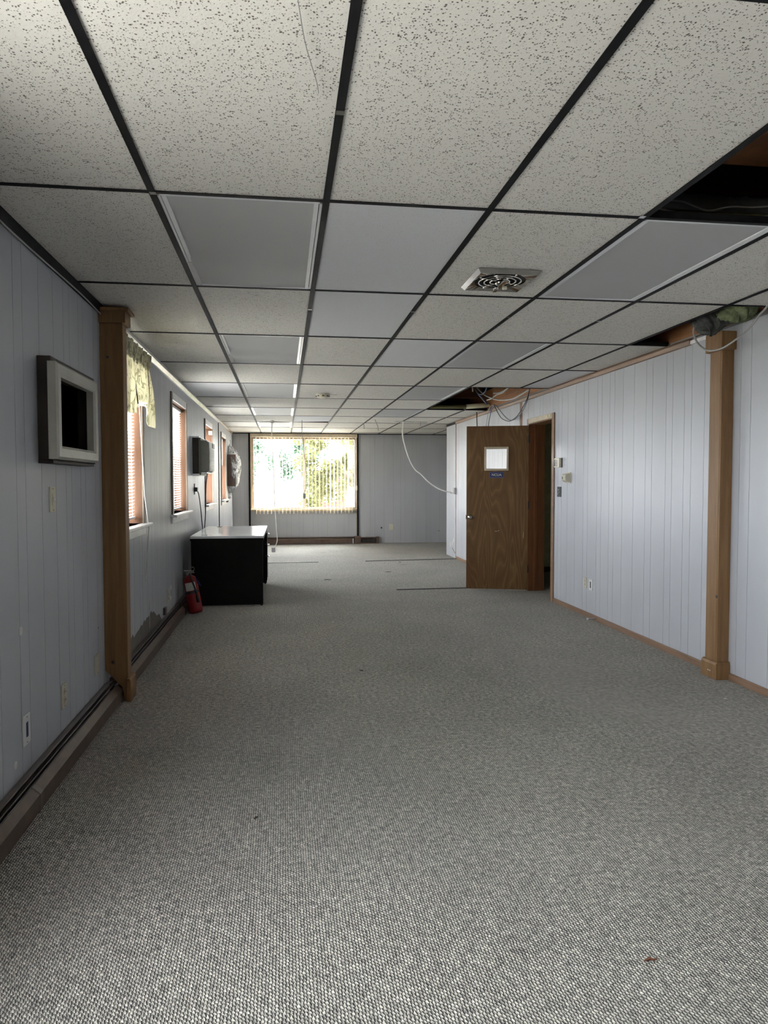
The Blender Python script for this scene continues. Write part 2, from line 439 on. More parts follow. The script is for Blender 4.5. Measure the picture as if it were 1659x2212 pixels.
# dark gashes where removed partitions stood
for x0, y0, x1, y1 in ((-.271, 11.561, .548, 11.574), (1.318, 11.60, 2.885, 11.735), (1.334, 8.449, 2.20, 8.470)):
    d = Vector((x1-x0, y1-y0, 0)).normalized(); nrm = Vector((-d.y, d.x, 0))
    m = MB(); m.prism([(x0, y0), (x1, y1), (x1+nrm.x*.022, y1+nrm.y*.022), (x0+nrm.x*.022, y0+nrm.y*.022)], .0005, .010, 'z')
    m.build('carpet_seam', M['black'], floor)
    m = MB(); m.prism([(x0-nrm.x*.012, y0-nrm.y*.012), (x1-nrm.x*.012, y1-nrm.y*.012), (x1, y1), (x0, y0)], .0005, .003, 'z')
    m.build('carpet_edge', M['seam_pale'], floor)

WIN = [(4.62, 5.55), (7.04, 7.99), (9.94, 10.88), (12.47, 13.35)]
WZ0, WZ1 = .99, 2.08
opsL = [(a, b, WZ0, WZ1) for a, b in WIN]+[(.25, 1.60, .80, 2.12), (3.36, 3.90, 1.44, 1.77)]
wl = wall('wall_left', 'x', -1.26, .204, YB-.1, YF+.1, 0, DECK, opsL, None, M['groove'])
planks(wl, 'x', -1.056, .006, YB, YF, 0, ZC, opsL, 3.52, M['paint'])
B(-1.056, -1.052, 11.97, 12.0, 0, 2.24).build('plank', M['paint'], wl)
opsR = [(7.44, 8.19, 0, 1.985)]
gapR = [(8.44, 8.555, 0, 2.30), (11.825, 11.872, 0, 2.30)]
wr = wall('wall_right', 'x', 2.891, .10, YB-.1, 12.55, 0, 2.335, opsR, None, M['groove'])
planks(wr, 'x', 2.885, .006, YB, 12.55, 0, 2.30, opsR+gapR, 4.629-1.205*6, M['paint'], rev=False)
B(2.889, 2.8905, 8.45, 8.545, 0, 2.30).build('exposed_stud', M['stud'], wr)
B(2.884, 2.8905, 8.44, 8.452, 0, 2.30).build('torn_edge', M['plaster'], wr)
B(2.889, 2.8905, 11.83, 11.868, 0, 2.30).build('exposed_stud', M['stud'], wr)
B(2.878, 2.8905, 11.863, 11.872, 0, 2.30).build('torn_edge', M['plaster'], wr)
B(2.885, 2.995, 12.55, 12.556, 0, 2.30).build('plank', M['paint'], wr)
opsF = [(-.655, 1.525, .73, 2.225)]
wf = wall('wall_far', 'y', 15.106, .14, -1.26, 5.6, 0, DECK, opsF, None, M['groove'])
planks(wf, 'y', 15.10, .006, XL, 5.5, 0, ZC, opsF, 1.105-1.205*2, M['paint_far'], gap=.0025)
opsB = []
wb = wall('wall_back', 'y', -1.35, .15, -1.26, 5.6, 0, DECK, opsB, None, M['raw_panel'])
wo = wall('wall_outer_right', 'x', 5.5, .1, YB-.1, YF+.1, 0, DECK, [], None, M['paint_far'])
wp = wall('wall_cross', 'y', 12.45, .1, 2.995, 5.5, 0, DECK, [], None, M['paint_far'])
# hall behind the door
for nm, a in (('wall_hall_end', (2.991, 5.0, 9.9, 10.0, 0, 2.30)), ('wall_hall_side', (4.4, 4.5, 6.2, 9.9, 0, 2.30)), ('wall_hall_near', (2.991, 4.4, 6.1, 6.2, 0, 2.30)), ('ceiling_hall', (2.991, 4.5, 6.2, 9.9, 2.30, 2.33))):
    o = B(*a).build(nm, M['hall']); o['kind'] = 'structure'
o = B(2.991, 4.4, 9.885, 9.9, 0, .07).build('baseboard_hall', M['ac_brown']); o['kind'] = 'structure'

# ------------------------------------------------------------------ ceiling
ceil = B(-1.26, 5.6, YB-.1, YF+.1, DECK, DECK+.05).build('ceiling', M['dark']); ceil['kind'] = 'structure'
RX = [-.452, .160, .772, 1.385, 1.983, 2.552]
cols = [XL]+RX+[XR]
TY = [-1.01, .212, 1.433, 2.652, 3.875, 5.095, 6.32, 7.56, 8.82, 9.98, 11.17, 12.35, 13.55, 14.72]
rows = [YB]+TY+[YF]
def colsrow(y): return cols if y < 12.4 else [XL]+RX+[3.16, 3.77, 4.38, 4.99, 5.5]
LIGHT = {(1, 4), (1, 6), (1, 8), (1, 10), (1, 12), (2, 14), (4, 4), (4, 6), (4, 8), (4, 10)}
MISS = {(4, 3), (6, 5), (5, 8), (6, 8), (5, 9), (6, 9)}
NEWT = {(2, 4), (2, 5), (3, 6), (0, 8), (6, 7), (2, 11)}
FW = .0125
for j in range(len(rows)-1):
    y0, y1 = rows[j], rows[j+1]; cs = colsrow((y0+y1)/2)
    for i in range(len(cs)-1):
        if (i, j) in LIGHT or (i, j) in MISS: continue
        x0, x1 = cs[i]+.003, cs[i+1]-.003; a, b = y0+.003, y1-.003
        dz = random.uniform(.0015, .003); t = .014; z = ZC+dz
        m = MB()
        if (i, j) == (2, 11):     # shifted tile, leaves a wedge-shaped gap at its far edge
            m.prism([(x0, a), (x1, a), (x1, b-.20), (x0, b-.01)], z, z+t, 'z')
        elif (i, j) == (1, 11):
            m.prism([(x0, a), (x1, a), (x1, b-.01), ((x0+x1)/2, b-.10), (x0, b-.05)], z, z+t, 'z')
        else:
            n = len(m.v); tw = [random.uniform(0, .0018) for _ in range(4)]
            m.v = [(x0, a, z+tw[0]), (x1, a, z+tw[1]), (x1, b, z+tw[2]), (x0, b, z+tw[3]), (x0, a, z+t), (x1, a, z+t), (x1, b, z+t), (x0, b, z+t)]
            m.f = [(3, 2, 1, 0), (4, 5, 6, 7), (0, 1, 5, 4), (1, 2, 6, 5), (2, 3, 7, 6), (3, 0, 4, 7)]
        m.build('ceiling_tile', M['tile_new'] if (i, j) in NEWT else M['tile'], ceil)
def teebar(m, horiz, c, s, e, wid=FW):
    if horiz: m.box(s, e, c-wid, c+wid, ZC-.0008, ZC+.001); m.box(s, e, c-.0015, c+.0015, ZC+.001, ZC+.032)
    else: m.box(c-wid, c+wid, s, e, ZC-.0016, ZC+.001); m.box(c-.0015, c+.0015, s, e, ZC+.001, ZC+.04)
    return m
for k, x in enumerate(RX):
    if k == 5:
        teebar(MB(), False, x, YB, 7.56).build('grid_rail', M['grid'], ceil); teebar(MB(), False, x, 9.98, YF).build('grid_rail', M['grid'], ceil)
    else: teebar(MB(), False, x, YB, YF).build('grid_rail', M['grid'], ceil)
for x in (3.16, 3.77, 4.38, 4.99): teebar(MB(), False, x, 12.55, YF).build('grid_rail', M['grid'], ceil)
for j, y in enumerate(TY):
    cs = colsrow(y)
    for i in range(len(cs)-1):
        if abs(y-8.82) < .01 and i >= 5: continue
        teebar(MB(), True, y, cs[i]+FW, cs[i+1]-FW, .0115).build('cross_tee', M['grid'], ceil)
for a in ((XL, XL+.022, YB, YF), ): B(*a, ZC-.0012, ZC+.001).build('wall_angle', M['grid'], ceil)
B(XR-.022, XR, YB, 7.56, ZC-.001, ZC+.001).build('wall_angle', M['trim_brown'], ceil)
B(XL, 5.5, YF-.03, YF, ZC-.012, ZC+.001).build('wall_angle', M['grid'], ceil)
# white scuffs on the rails (worn paint at the joints)
for x, y in ((.160, 4.30), (.772, 4.27), (1.385, 4.33), (1.983, 4.36), (.160, 2.02), (1.372, 2.64), (-.45, 2.66)):
    B(x-.011, x+.012, y-.014, y+.010, ZC-.0026, ZC-.0014).build('worn_splice', M['chrome'], ceil)
# plenum: joists, ledger, ducts
for y in (.3, 1.15, 3.30, 4.05, 4.9, 6.2, 7.0, 7.9, 8.52, 10.3, 11.0, 13.0):
    B(XL, 2.89, y, y+.04, 2.52, 2.74).build('joist', M['lumber_x'], ceil)
B(2.891, 2.935, YB, 12.5, 2.335, 2.60).build('rim_board', M['lumber'], ceil)
o = B(1.40, 2.3, 1.5, 2.665, 2.545, 2.58).build('insulation_facing', M['kraft'], ceil)

# ceiling lights
pos_lab = {(1, 4): 'nearest ceiling light lens in the left column, sagging with two creases', (1, 6): 'second light from the camera in the left column, lens buckled on its left',
 (1, 8): 'third light from the camera in the left column, beside the smoke detector', (1, 10): 'fourth light in the left column, between the smoke detector and the hanging cord',
 (1, 12): 'fifth light in the left column, right behind the hanging white cord', (2, 14): 'small bright ceiling light right above the far picture window',
 (4, 4): 'nearest light in the right column, beside the chrome ceiling vent', (4, 6): 'second light from the camera in the right column',
 (4, 8): 'third light in the right column, at the edge of the open ceiling hole', (4, 10): 'farthest light in the right column, beyond the open ceiling hole'}
for (i, j), lab in pos_lab.items():
    x0, x1, y0, y1 = cols[i]+FW, cols[i+1]-FW, rows[j]+FW, rows[j+1]-FW
    t = thing('ceiling_light', lab, 'ceiling light', ((x0+x1)/2, (y0+y1)/2, ZC+.001), group='flat troffer lights in the ceiling grid')
    z = ZC+.0012; fr = .030
    for a, b, zz in ((x0, x0+.010, z), (x1-.010, x1, z), (x0+.013, x0+fr, z+.001), (x1-fr, x1-.013, z+.001)): B(a, b, y0, y1, zz, zz+.013).build('side_rail', M['alu'], t)
    m = MB(); m.box(x0, x1, y0, y0+.020, z, z+.010); m.build('end_rail', M['alu'], t)
    m = MB(); m.box(x0, x1, y1-.012, y1, z, z+.010); m.build('end_rail', M['alu'], t)
    sd = i*7+j; am = {(1, 4): .6, (1, 6): .7}.get((i, j), .22)
    def lens(u, v):
        X = x0+fr-.004+(x1-x0-2*fr+.008)*u; Y = y0+.016+(y1-y0-.022)*v
        g = lambda a, b, sa, sb: math.exp(-((u-a)/sa)**2-((v-b)/sb)**2)
        s = -.006*math.sin(math.pi*u)*math.sin(math.pi*v)
        s += am*(.016*g(.0, .50, .35, .10)-.018*g(.10, .66, .35, .12)-.008*g(.95, .72, .3, .10)+.007*g(1.0, .58, .3, .1)-.010*g(.45, 1.0, .3, .08))
        return (X, Y, z+.006+min(.02, s))
    MB().grid(lens, 28, 28).build('diffuser', M['lens'], t, smooth=True)
    B(x0+.01, x1-.01, y0+.10, y1-.05, z+.030, z+.065).build('housing', M['dark'], t)
    if (i, j) in ((1, 4), (1, 6)):
        B(x0+.006, x0+.030, y0+.80, y0+1.19, z-.0015, z+.001).build('bent_lip', M['chrome'], t)

# chrome ceiling diffuser
t = thing('ceiling_vent', 'square chrome air diffuser with round rings and a damper handle, in a ceiling tile', 'ceiling vent', (1.083, 3.535, ZC))
x0, x1, y0, y1 = .925, 1.241, 3.362, 3.708; cx, cy = (x0+x1)/2, (y0+y1)/2
m = MB(); N = 40
ring = [(cx+.128*math.cos(2*math.pi*k/N), cy+.135*math.sin(2*math.pi*k/N)) for k in range(N)]
def sq(k, s):
    a = 2*math.pi*k/N; c, d = math.cos(a), math.sin(a); q = max(abs(c), abs(d)); return (cx+c/q*(x1-x0)/2*s, cy+d/q*(y1-y0)/2*s)
for k in range(N):
    l = (k+1) % N
    a, b = sq(k, .9), sq(l, .9); c, d = ring[l], ring[k]
    m.quad((*a, ZC-.020), (*b, ZC-.020), (*c, ZC-.012), (*d, ZC-.012))
    a2, b2 = sq(k, 1), sq(l, 1)
    m.quad((*a2, ZC-.001), (*b2, ZC-.001), (*b, ZC-.020), (*a, ZC-.020))
    m.quad((*d, ZC-.012), (*c, ZC-.012), (*c, ZC+.0), (*d, ZC+.0))
m.build('face_plate', M['chrome'], t)
MB().lathe([(.128, ZC-.001), (.129, ZC-.006), (.0, ZC-.005)], (cx, cy, 0), 32).build('throat', M['dark'], t)
for r in (.105, .078, .048):
    MB().tube([(cx+r*math.cos(2*math.pi*k/32), cy+r*1.05*math.sin(2*math.pi*k/32), ZC-.014) for k in range(33)], .0045, 6, False).build('ring', M['chrome'], t, smooth=True)
for k in range(4):
    a = k*HP+.4; MB().tube([(cx+.02*math.cos(a), cy+.02*math.sin(a), ZC-.012), (cx+.128*math.cos(a), cy+.135*math.sin(a), ZC-.012)], .004, 6).build('spoke', M['chrome'], t)
MB().lathe([(.024, -.008), (.024, -.024), (.016, -.030), (.001, -.031)], (cx, cy, ZC), 16).build('hub', M['chrome'], t, smooth=True)
h = MB().box(cx-.012, cx+.012, cy-.10, cy+.10, ZC-.040, ZC-.033).build('damper_handle', M['chrome'], t, bevel=.002)
MB().lathe([(.014, -.040), (.014, -.052), (.001, -.055)], (cx-.02, cy, ZC), 14).build('wing_knob', M['chrome'], t, smooth=True)
MB().lathe([(.012, -.035), (.012, -.050), (.001, -.052)], (cx+.025, cy, ZC), 14).build('wing_knob', M['beige'], t, smooth=True)

# smoke detector
t = thing('smoke_detector', 'round beige smoke detector on the ceiling tile between two rails', 'smoke detector', (.455, 8.38, ZC))
MB().lathe([(.078, 0), (.078, -.012), (.072, -.015)], (.455, 8.38, ZC), 28).build('base', M['beige'], t)
MB().lathe([(.070, -.015), (.070, -.026), (.060, -.040), (.040, -.046), (.001, -.047)], (.455, 8.38, ZC), 28).build('cap', M['beige'], t, smooth=True)
for k in range(8):
    a = k*math.pi/4; MB().box(.455+.0695*math.cos(a)-.012, .455+.0695*math.cos(a)+.012, 8.38+.0695*math.sin(a)-.004, 8.38+.0695*math.sin(a)+.004, ZC-.030, ZC-.018).build('slot', M['black'], t)
B(.53, .62, 8.375, 8.381, ZC-.004, ZC-.0018).build('wire_stub', M['cord_w'], t)

# ------------------------------------------------------------------ trims
def st(name, o): o['kind'] = 'structure'; return o
for k, (a, b) in enumerate(((YB, 7.375), (8.255, 11.825))):
    m = MB().prism([(2.885, 0), (2.872, 0), (2.872, .040), (2.877, .046), (2.885, .046)], a, b, 'y')
    st(None, m.build('baseboard_right', M['trim_brown']))
for k, (a, b) in enumerate(((YB, 3.86), (4.80, 7.4), (7.4, 8.5), (8.5, 11.83))):
    m = MB().prism([(2.885, 2.268), (2.868, 2.272), (2.864, 2.300), (2.868, ZC-.0025), (2.885, ZC-.0025)], a, b, 'y')
    st(None, m.build('trim_1', M['trim_brown']))
o = B(2.872, 2.8845, 4.465, 4.80, 2.272, 2.298).build('trim_2', M['white_paint']); st(None, o)
o = B(2.875, 2.885, 11.875, 12.55, 2.275, 2.312).build('trim_3', M['grid']); st(None, o)
m = MB().prism([(XL, 2.262), (XL+.010, 2.262), (XL+.028, 2.290), (XL+.028, ZC-.003), (XL, ZC-.003)], 4.50, 11.94, 'y')
st(None, m.build('trim_4', M['white_gloss']))
m = MB().prism([(XL, 2.285), (XL+.008, 2.285), (XL+.022, ZC-.003), (XL, ZC-.003)], 12.0, YF, 'y')
st(None, m.build('trim_5', M['trim_brown']))
m = MB().prism([(XL, 2.270), (XL+.010, 2.272), (XL+.022, ZC-.003), (XL, ZC-.003)], YB, 4.36, 'y')
st(None, m.build('trim_6', M['grid']))
o = MB().tube(spline([(XL+.016, YB, 2.268), (XL+.018, 2.2, 2.272), (XL+.015, 3.0, 2.263), (XL+.017, 3.9, 2.27), (XL+.014, 4.36, 2.262)], 6), .004, 6).build('cable', M['cord_g']); tag(o, 'thin grey cable run along the top of the near left wall', 'cable')
o = B(XL, XL+.010, 11.945, 11.962, .0, 2.30).build('trim_7', M['black']); st(None, o)
o = B(XL, XL+.014, 11.962, 12.03, .0, 2.28).build('trim_8', M['white_paint']); st(None, o)
for x in (-.70, 1.548):
    o = B(x-.018, x+.018, 15.075, 15.10, 0, 2.30).build('trim_9' if x < 0 else 'trim_10', M['grid']); st(None, o)

# unpainted patch low on the left wall
pp = [(4.78, .225), (4.981, .232), (5.073, .214), (5.16, .236), (5.194, .205), (5.297, .22), (5.376, .225), (5.459, .243), (5.486, .229), (5.573, .256), (5.615, .24), (5.66, .256), (5.75, .251), (5.862, .276), (5.908, .251), (5.974, .253), (6.104, .191), (6.227, .186), (6.279, .152), (6.332, .123), (6.36, .09), (4.78, .09)]
m = MB()
for (a, za), (b, zb) in zip(pp[:-3], pp[1:-2]):
    m.quad((XL+.0008, a, .09), (XL+.0008, b, .09), (XL+.0008, b, zb), (XL+.0008, a, za))
m.build('unpainted_patch', M['raw_panel'], wl)
for y, z, a, b in ((3.03, .83-.13, .012, .020), (2.945, .185, .010, .014)):
    MB().lathe([(a*1.6, 0), (a*1.6, .0018), (a, .003), (.001, .003)], (XL, y, z), 10, 'x').build('filler_spot', M['plaster'], wl)
MB().lathe([(.004, 0), (.004, .002), (.001, .002)], (XL, 4.23, .47), 8, 'x').build('nail_hole', M['black'], wl)
MB().tube([(XL+.003, 5.78, .15), (XL+.003, 5.78, .345), (XL+.006, 5.80, .365), (XL+.004, 5.84, .375)], .0025, 6).build('bent_wire', M['cord_w'], wl)
for y, z in ((5.62, .72), (5.60, .62), (5.9, .66), (6.0, .58), (6.15, .70), (5.5, .56)):
    B(XL, XL+.0012, y-.002, y+.002, z-.05, z+.05).build('paint_scrape', M['plaster'], wl)
for y, z in ((12.0, .30), (12.1, .24), (12.25, .20)):
    B(2.8838, 2.885, y-.03, y+.03, z-.035, z+.035).build('filler_spot', M['plaster'], wr)
m = MB(); m.tube([(2.883, 12.1, .155), (2.883, 11.9, .085)], .004, 6).build('dark_gouge', M['black'], wr)

# ------------------------------------------------------------------ posts
t = thing('wooden_post', 'stained oak boxed post against the left wall, cut around the heater', 'post', (-.985, 4.42, 0))
m = MB().prism([(XL+.001, .19), (-.955, .085), (-.94, .0), (-.92, .0), (-.92, 2.24), (XL+.001, 2.24)], 4.37, 4.47, 'y')
m.build('shaft', M['oak'], t, bevel=.002)
B(XL+.001, -.925, 4.366, 4.3695, .25, 2.14).build('side_board', M['oak'], t)
B(XL+.001, -.900, 4.345, 4.495, 2.215, 2.283).build('capital', M['oak'], t, bevel=.002)
B(XL+.001, -.880, 4.33, 4.51, 2.283, 2.300).build('cap_molding', M['oak'], t, bevel=.002)
m = MB().prism([(-.925, .001), (-.900, .001), (-.900, .125), (-.908, .138), (-.925, .138)], 4.345, 4.50, 'y'); m.build('base_trim', M['oak'], t, bevel=.001)
for z in (2.02, .235): MB().lathe([(.008, 0), (.008, -.0015), (.001, -.0015)], (-1.005, 4.3655, z), 10, 'y').build('plug', M['black'], t)
t = thing('wooden_post', 'stained oak boxed post on the right wall under the insulation', 'post', (2.84, 4.37, 0))
B(2.800, 2.8845, 4.306, 4.437, 0.001, 2.262).build('shaft', M['oak'], t, bevel=.003)
B(2.7985, 2.8, 4.318, 4.425, .12, 2.13).build('face_board', M['oak'], t)
B(2.784, 2.8845, 4.285, 4.458, .001, .100).build('base_block', M['oak'], t, bevel=.003)
m = MB().prism([(2.784, .100), (2.790, .112), (2.798, .116), (2.8845, .116), (2.8845, .100)], 4.290, 4.453, 'y'); m.build('base_molding', M['oak'], t)
B(2.780, 2.8845, 4.282, 4.462, 2.145, 2.262).build('capital', M['oak'], t, bevel=.003)
MB().lathe([(.010, 0), (.010, -.0022), (.001, -.0022)], (2.800, 4.318, .545), 10, 'x').build('hole', M['black'], t)
for y in (4.352, 4.372): MB().lathe([(.0045, 0), (.0045, -.0022), (.001, -.0022)], (2.784, y, .05), 8, 'x').build('nail_chip', M['plaster'], t)

# ------------------------------------------------------------------ baseboard heaters on the left
def heater(y0, y1, label, cover_end=None, joints=(), slot_from=None):
    t = thing('baseboard_heater', label, 'heater', (-1.0, (y0+y1)/2, 0), group='brown baseboard heaters')
    MB().prism([(XL, .012), (XL, .112), (-1.010, .128), (-1.008, .124), (XL+.004, .106), (XL+.004, .012)], y0, y1, 'y').build('back_plate', M['heater_top'], t)
    MB().prism([(-1.028, .095), (-.998, .112), (-.996, .109), (-1.026, .091)], y0, y1, 'y').build('damper', M['heater_top'], t)
    MB().tube([(-1.02, y0, .055), (-1.02, y1, .055)], .012, 8).build('element_pipe', M['fin'], t)
    B(XL+.004, -.958, y0, y1, .004, .010).build('bottom_shade', M['dark'], t)
    segs = [y0]+list(joints)+[y1]
    for a, b in zip(segs, segs[1:]):
        MB().prism([(-.953, .010), (-.950, .078), (-.982, .104), (-.985, .102), (-.955, .076), (-.957, .010)], a+.003, b-.003, 'y').build('front_cover', M['heater'], t, bevel=.0008)
    for jn in joints:
        MB().prism([(-.9515, .008), (-.9485, .079), (-.981, .106), (-.986, .103), (-.957, .0)], jn-.016, jn+.016, 'y').build('joint_strip', M['heater_top'], t)
    return t
heater(YB+.02, 4.362, 'long brown baseboard heater on the near left wall, running up to the wooden post', joints=(2.93,))
heater(4.478, 7.10, 'brown baseboard heater below the unpainted patch, between post and fire extinguisher', joints=(6.2,))
heater(7.14, 11.9, 'brown baseboard heater running on behind the desk and fire extinguisher', joints=(9.2,))
# far heaters
t = thing('baseboard_heater', 'dark brown baseboard heater under the far picture window', 'heater', (.4, 15.05, 0), group='brown baseboard heaters')
MB().prism([(15.10, .012), (15.10, .135), (15.045, .150), (15.045, .146), (15.096, .13), (15.096, .012)], -.68, 1.50, 'x').build('back_plate', M['heater_top'], t)
MB().prism([(15.0, .008), (15.0, .098), (15.03, .118), (15.034, .115), (15.006, .096), (15.006, .008)], -.68, 1.46, 'x').build('front_cover', M['heater'], t)
B(1.43, 1.445, 14.995, 15.0, .01, .11).build('joint_strip', M['white'], t)
B(-.68, 1.46, 15.03, 15.05, .13, .146).build('top_rail', M['heater'], t)
t = thing('baseboard_heater', 'short broken baseboard heater with its fins exposed, right of the far window', 'heater', (1.75, 15.05, 0), group='brown baseboard heaters')
B(1.60, 1.985, 15.09, 15.098, .0, .135).build('back_plate', M['heater'], t)
B(1.60, 1.985, 15.0, 15.09, .118, .135).build('top_rail', M['heater'], t)
B(1.60, 1.95, 14.99, 15.0, .0, .022).build('bottom_rail', M['heater'], t)
MB().prism([(14.985, .0), (14.985, .11), (15.03, .145), (15.09, .145), (15.09, 0)], 1.93, 1.985, 'x').build('end_cap', M['heater'], t)
MB().prism([(14.975, .0), (14.975, .13), (15.03, .16), (15.09, .16), (15.09, 0)], 1.475, 1.60, 'x').build('end_cap', M['heater'], t)
for k in range(22):
    x = 1.62+k*.0138; B(x, x+.002, 15.01, 15.07, .028, random.uniform(.07, .09)).build('fin', M['fin'], t)

# ------------------------------------------------------------------ left windows
def left_window(n, a, b, blind=True, full=True):
    c0, c1 = a-.068, b+.068
    t = thing('window_%d' % n, None, None, (-1.1, (a+b)/2, WZ0), kind='structure')
    B(-1.215, -1.05, b-.002, b+.012, WZ0, WZ1).build('jamb', M['jamb'], t)
    B(-1.215, -1.05, a-.012, a+.002, WZ0, WZ1).build('jamb', M['jamb'], t)
    B(-1.215, -1.05, a, b, WZ1-.002, WZ1+.012).build('head_jamb', M['jamb'], t)
    B(-1.05, -1.036, c0, a, WZ0-.002, WZ1+.07).build('casing', M['casing'], t, bevel=.002)
    B(-1.05, -1.036, b, c1, WZ0-.002, WZ1+.07).build('casing', M['casing'], t, bevel=.002)
    B(-1.05, -1.034, a, b, WZ1, WZ1+.07).build('head_casing', M['white_paint'], t, bevel=.002)
    B(-1.215, -.992, c0-.055, c1+.055, WZ0-.024, WZ0).build('sill', M['white_paint'], t, bevel=.004)
    B(-1.05, -1.036, c0, c1, WZ0-.085, WZ0-.024).build('apron', M['white_paint'], t, bevel=.003)
    zm = (WZ0+WZ1)/2
    for z0, z1, x in ((WZ0, zm+.015, -1.185), (zm-.015, WZ1, -1.207)):
        m = MB(); m.box(x-.015, x+.015, a, a+.04, z0, z1).box(x-.015, x+.015, b-.04, b, z0, z1).box(x-.015, x+.015, a+.04, b-.04, z0, z0+.045).box(x-.015, x+.015, a+.04, b-.04, z1-.035, z1)
        s = m.build('sash', M['white_paint'], t)
        B(x-.002, x+.002, a+.038, b-.038, z0+.043, z1-.033).build('pane', M['glass'], s)
    return t
for n, (a, b) in enumerate(WIN): left_window(n+1, a, b)
def mini_blind(a, b, z0, z1, label, pitch=.0245, slant=0.0, tilt=.45):
    t = thing('venetian_blind', label, 'blind', (-1.10, (a+b)/2, z1), group='white venetian blinds in the left windows')
    B(-1.118, -1.088, a+.012, b-.012, z1-.028, z1-.002).build('head_rail', M['white'], t)
    n = int((z1-z0-.05)/pitch)
    me = None
    for k in range(n):
        z = z1-.04-k*pitch
        if me is None:
            m = MB(); w2 = .0125
            for s_ in range(4):
                u0, u1 = -1+s_/2, -1+(s_+1)/2
                f = lambda u: (-1.103+u*w2*math.cos(tilt), u*w2*math.sin(tilt)+.0022*(1-u*u))
                (xa, za), (xb, zb) = f(u0), f(u1)
                m.quad((xa, a+.02, z+za), (xb, a+.02, z+zb), (xb, b-.02, z+zb), (xa, b-.02, z+za))
            o = m.build('slat', M['slat_h'], t, smooth=True); me = o
        else:
            o = me.copy(); S.collection.objects.link(o); o.location = Vector(me.location)+Vector((0, 0, -k*pitch))
    B(-1.115, -1.091, a+.02, b-.02, z1-.04-n*pitch-.008, z1-.04-n*pitch+.006).build('bottom_rail', M['white'], t)
    for y in (a+.15, b-.15): MB().tube([(-1.089, y, z1-.03), (-1.089, y, z1-.04-n*pitch)], .0012, 5).build('ladder_cord', M['white'], t)
    return t
bl = mini_blind(4.62, 5.55, WZ0+.012, WZ1, 'white venetian blind behind the patterned valance next to the left post')
o = MB().tube([(-1.045, 5.47, 1.9), (-1.02, 5.50, 1.2), (-1.0, 5.54, .95), (-1.03, 5.58, .62), (-1.035, 5.57, .55)], .003, 6).build('pull_cord', M['cord_w'], bl)
mini_blind(7.04, 7.99, WZ0+.012, WZ1-.01, 'white venetian blind, full length, in the bare second window')
mini_blind(12.47, 13.35, 1.58, WZ1-.01, 'white venetian blind raised half way in the last left window')
o = B(-1.075, -1.03, 10.70, 10.78, 1.985, 2.04).build('blind_bracket', M['white']); tag(o, 'small white blind bracket at the top of the third left window', 'bracket')
o = B(-1.05, -1.005, 13.28, 13.46, .93, .995).build('cloth_scrap', M['insul_grey'], bevel=.01); tag(o, 'crumpled dark scrap at the sill of the last left window', 'scrap')

# valance over window one
def zb(s):       # hem height along the valance, s: 0 near .. 1 far
    pts = [(0, 1.78), (.18, 1.735), (.34, 1.74), (.44, 1.80), (.50, 1.845), (.56, 1.85), (.66, 1.835), (.76, 1.825), (.84, 1.84), (.87, 1.80), (.92, 1.70), (.96, 1.685), (1, 1.74)]
    for (a, za), (b, zb_) in zip(pts, pts[1:]):
        if a <= s <= b: return za+(zb_-za)*(s-a)/(b-a)
    return 1.74
def val(u, v):
    y = 4.49+.96*u; top = 2.125; z = top+(zb(u)-top)*v
    sw = math.sin(math.pi*min(1, v))*.5+.5*v
    x = -.965+.012*math.sin(u*58+v*2)*(.4+v)+.020*math.sin(u*21)*v+.020*sw*abs(math.sin(u*math.pi*2.4))
    y += .010*math.sin(v*9+u*17)
    if u > .985: x = -.985
    return (x, y, z)
t = thing('valance', 'gathered cream valance with olive leaf print over the first left window', 'curtain', (-.97, 4.9, 2.1))
MB().grid(val, 150, 26).build('drape', M['valance'], t, smooth=True, solid=.0015)
def head(u, v):
    y = 4.49+.98*u; z = 2.09+.115*v
    return (-.968+.014*math.sin(u*190)*(.3+v)+.006*math.sin(u*77+2), y+.006*math.sin(v*6+u*140), z+.008*v*math.sin(u*150))
MB().grid(head, 320, 5).build('ruffle', M['valance'], t, smooth=True, solid=.0015)
def ret(u, v): return (XL+.002+(.985-.0-.9)*u, 5.452+.008*math.sin(u*9+v*4), 2.19+(1.86-2.19)*v)
MB().grid(ret, 8, 12).build('side_return', M['valance'], t, smooth=True, solid=.0015)
MB().tube([(-.978, 4.50, 2.11), (-.978, 5.45, 2.11)], .007, 8).build('rod', M['white'], t)
for u0 in (.40, .87):
    def band(u, v): p = Vector(val(u0+.012*u, v*.92)); return (p.x+.008, p.y, p.z)
    MB().grid(band, 2, 16).build('tie_band', M['casing'], t, smooth=True)

# ------------------------------------------------------------------ wall sleeve near the camera
t = thing('wall_sleeve', 'empty cream framed air conditioner sleeve sticking out of the near left wall', 'wall sleeve', (-1.02, 3.64, 1.4))
m = MB(); m.box(XL, -.992, 3.283, 3.36, 1.392, 1.842).box(XL, -.992, 3.90, 4.0, 1.392, 1.842).box(XL, -.992, 3.36, 3.90, 1.77, 1.842).box(XL, -.992, 3.36, 3.90, 1.392, 1.44)
m.build('sleeve_box', M['ac_brown'], t, bevel=.003)
m = MB(); m.box(-1.24, XL, 3.352, 3.36, 1.43, 1.78).box(-1.24, XL, 3.90, 3.908, 1.43, 1.78).box(-1.24, XL, 3.352, 3.908, 1.77, 1.78).box(-1.24, XL, 3.352, 3.908, 1.43, 1.44).box(-1.245, -1.24, 3.352, 3.908, 1.43, 1.78)
m.build('recess', M['dark'], t)
B(-1.048, -.985, 3.275, 3.95, 1.378, 1.392).build('bottom_ledge', M['ac_brown'], t, bevel=.002)
fy0, fy1, fz0, fz1 = 3.235, 3.905, 1.396, 1.812
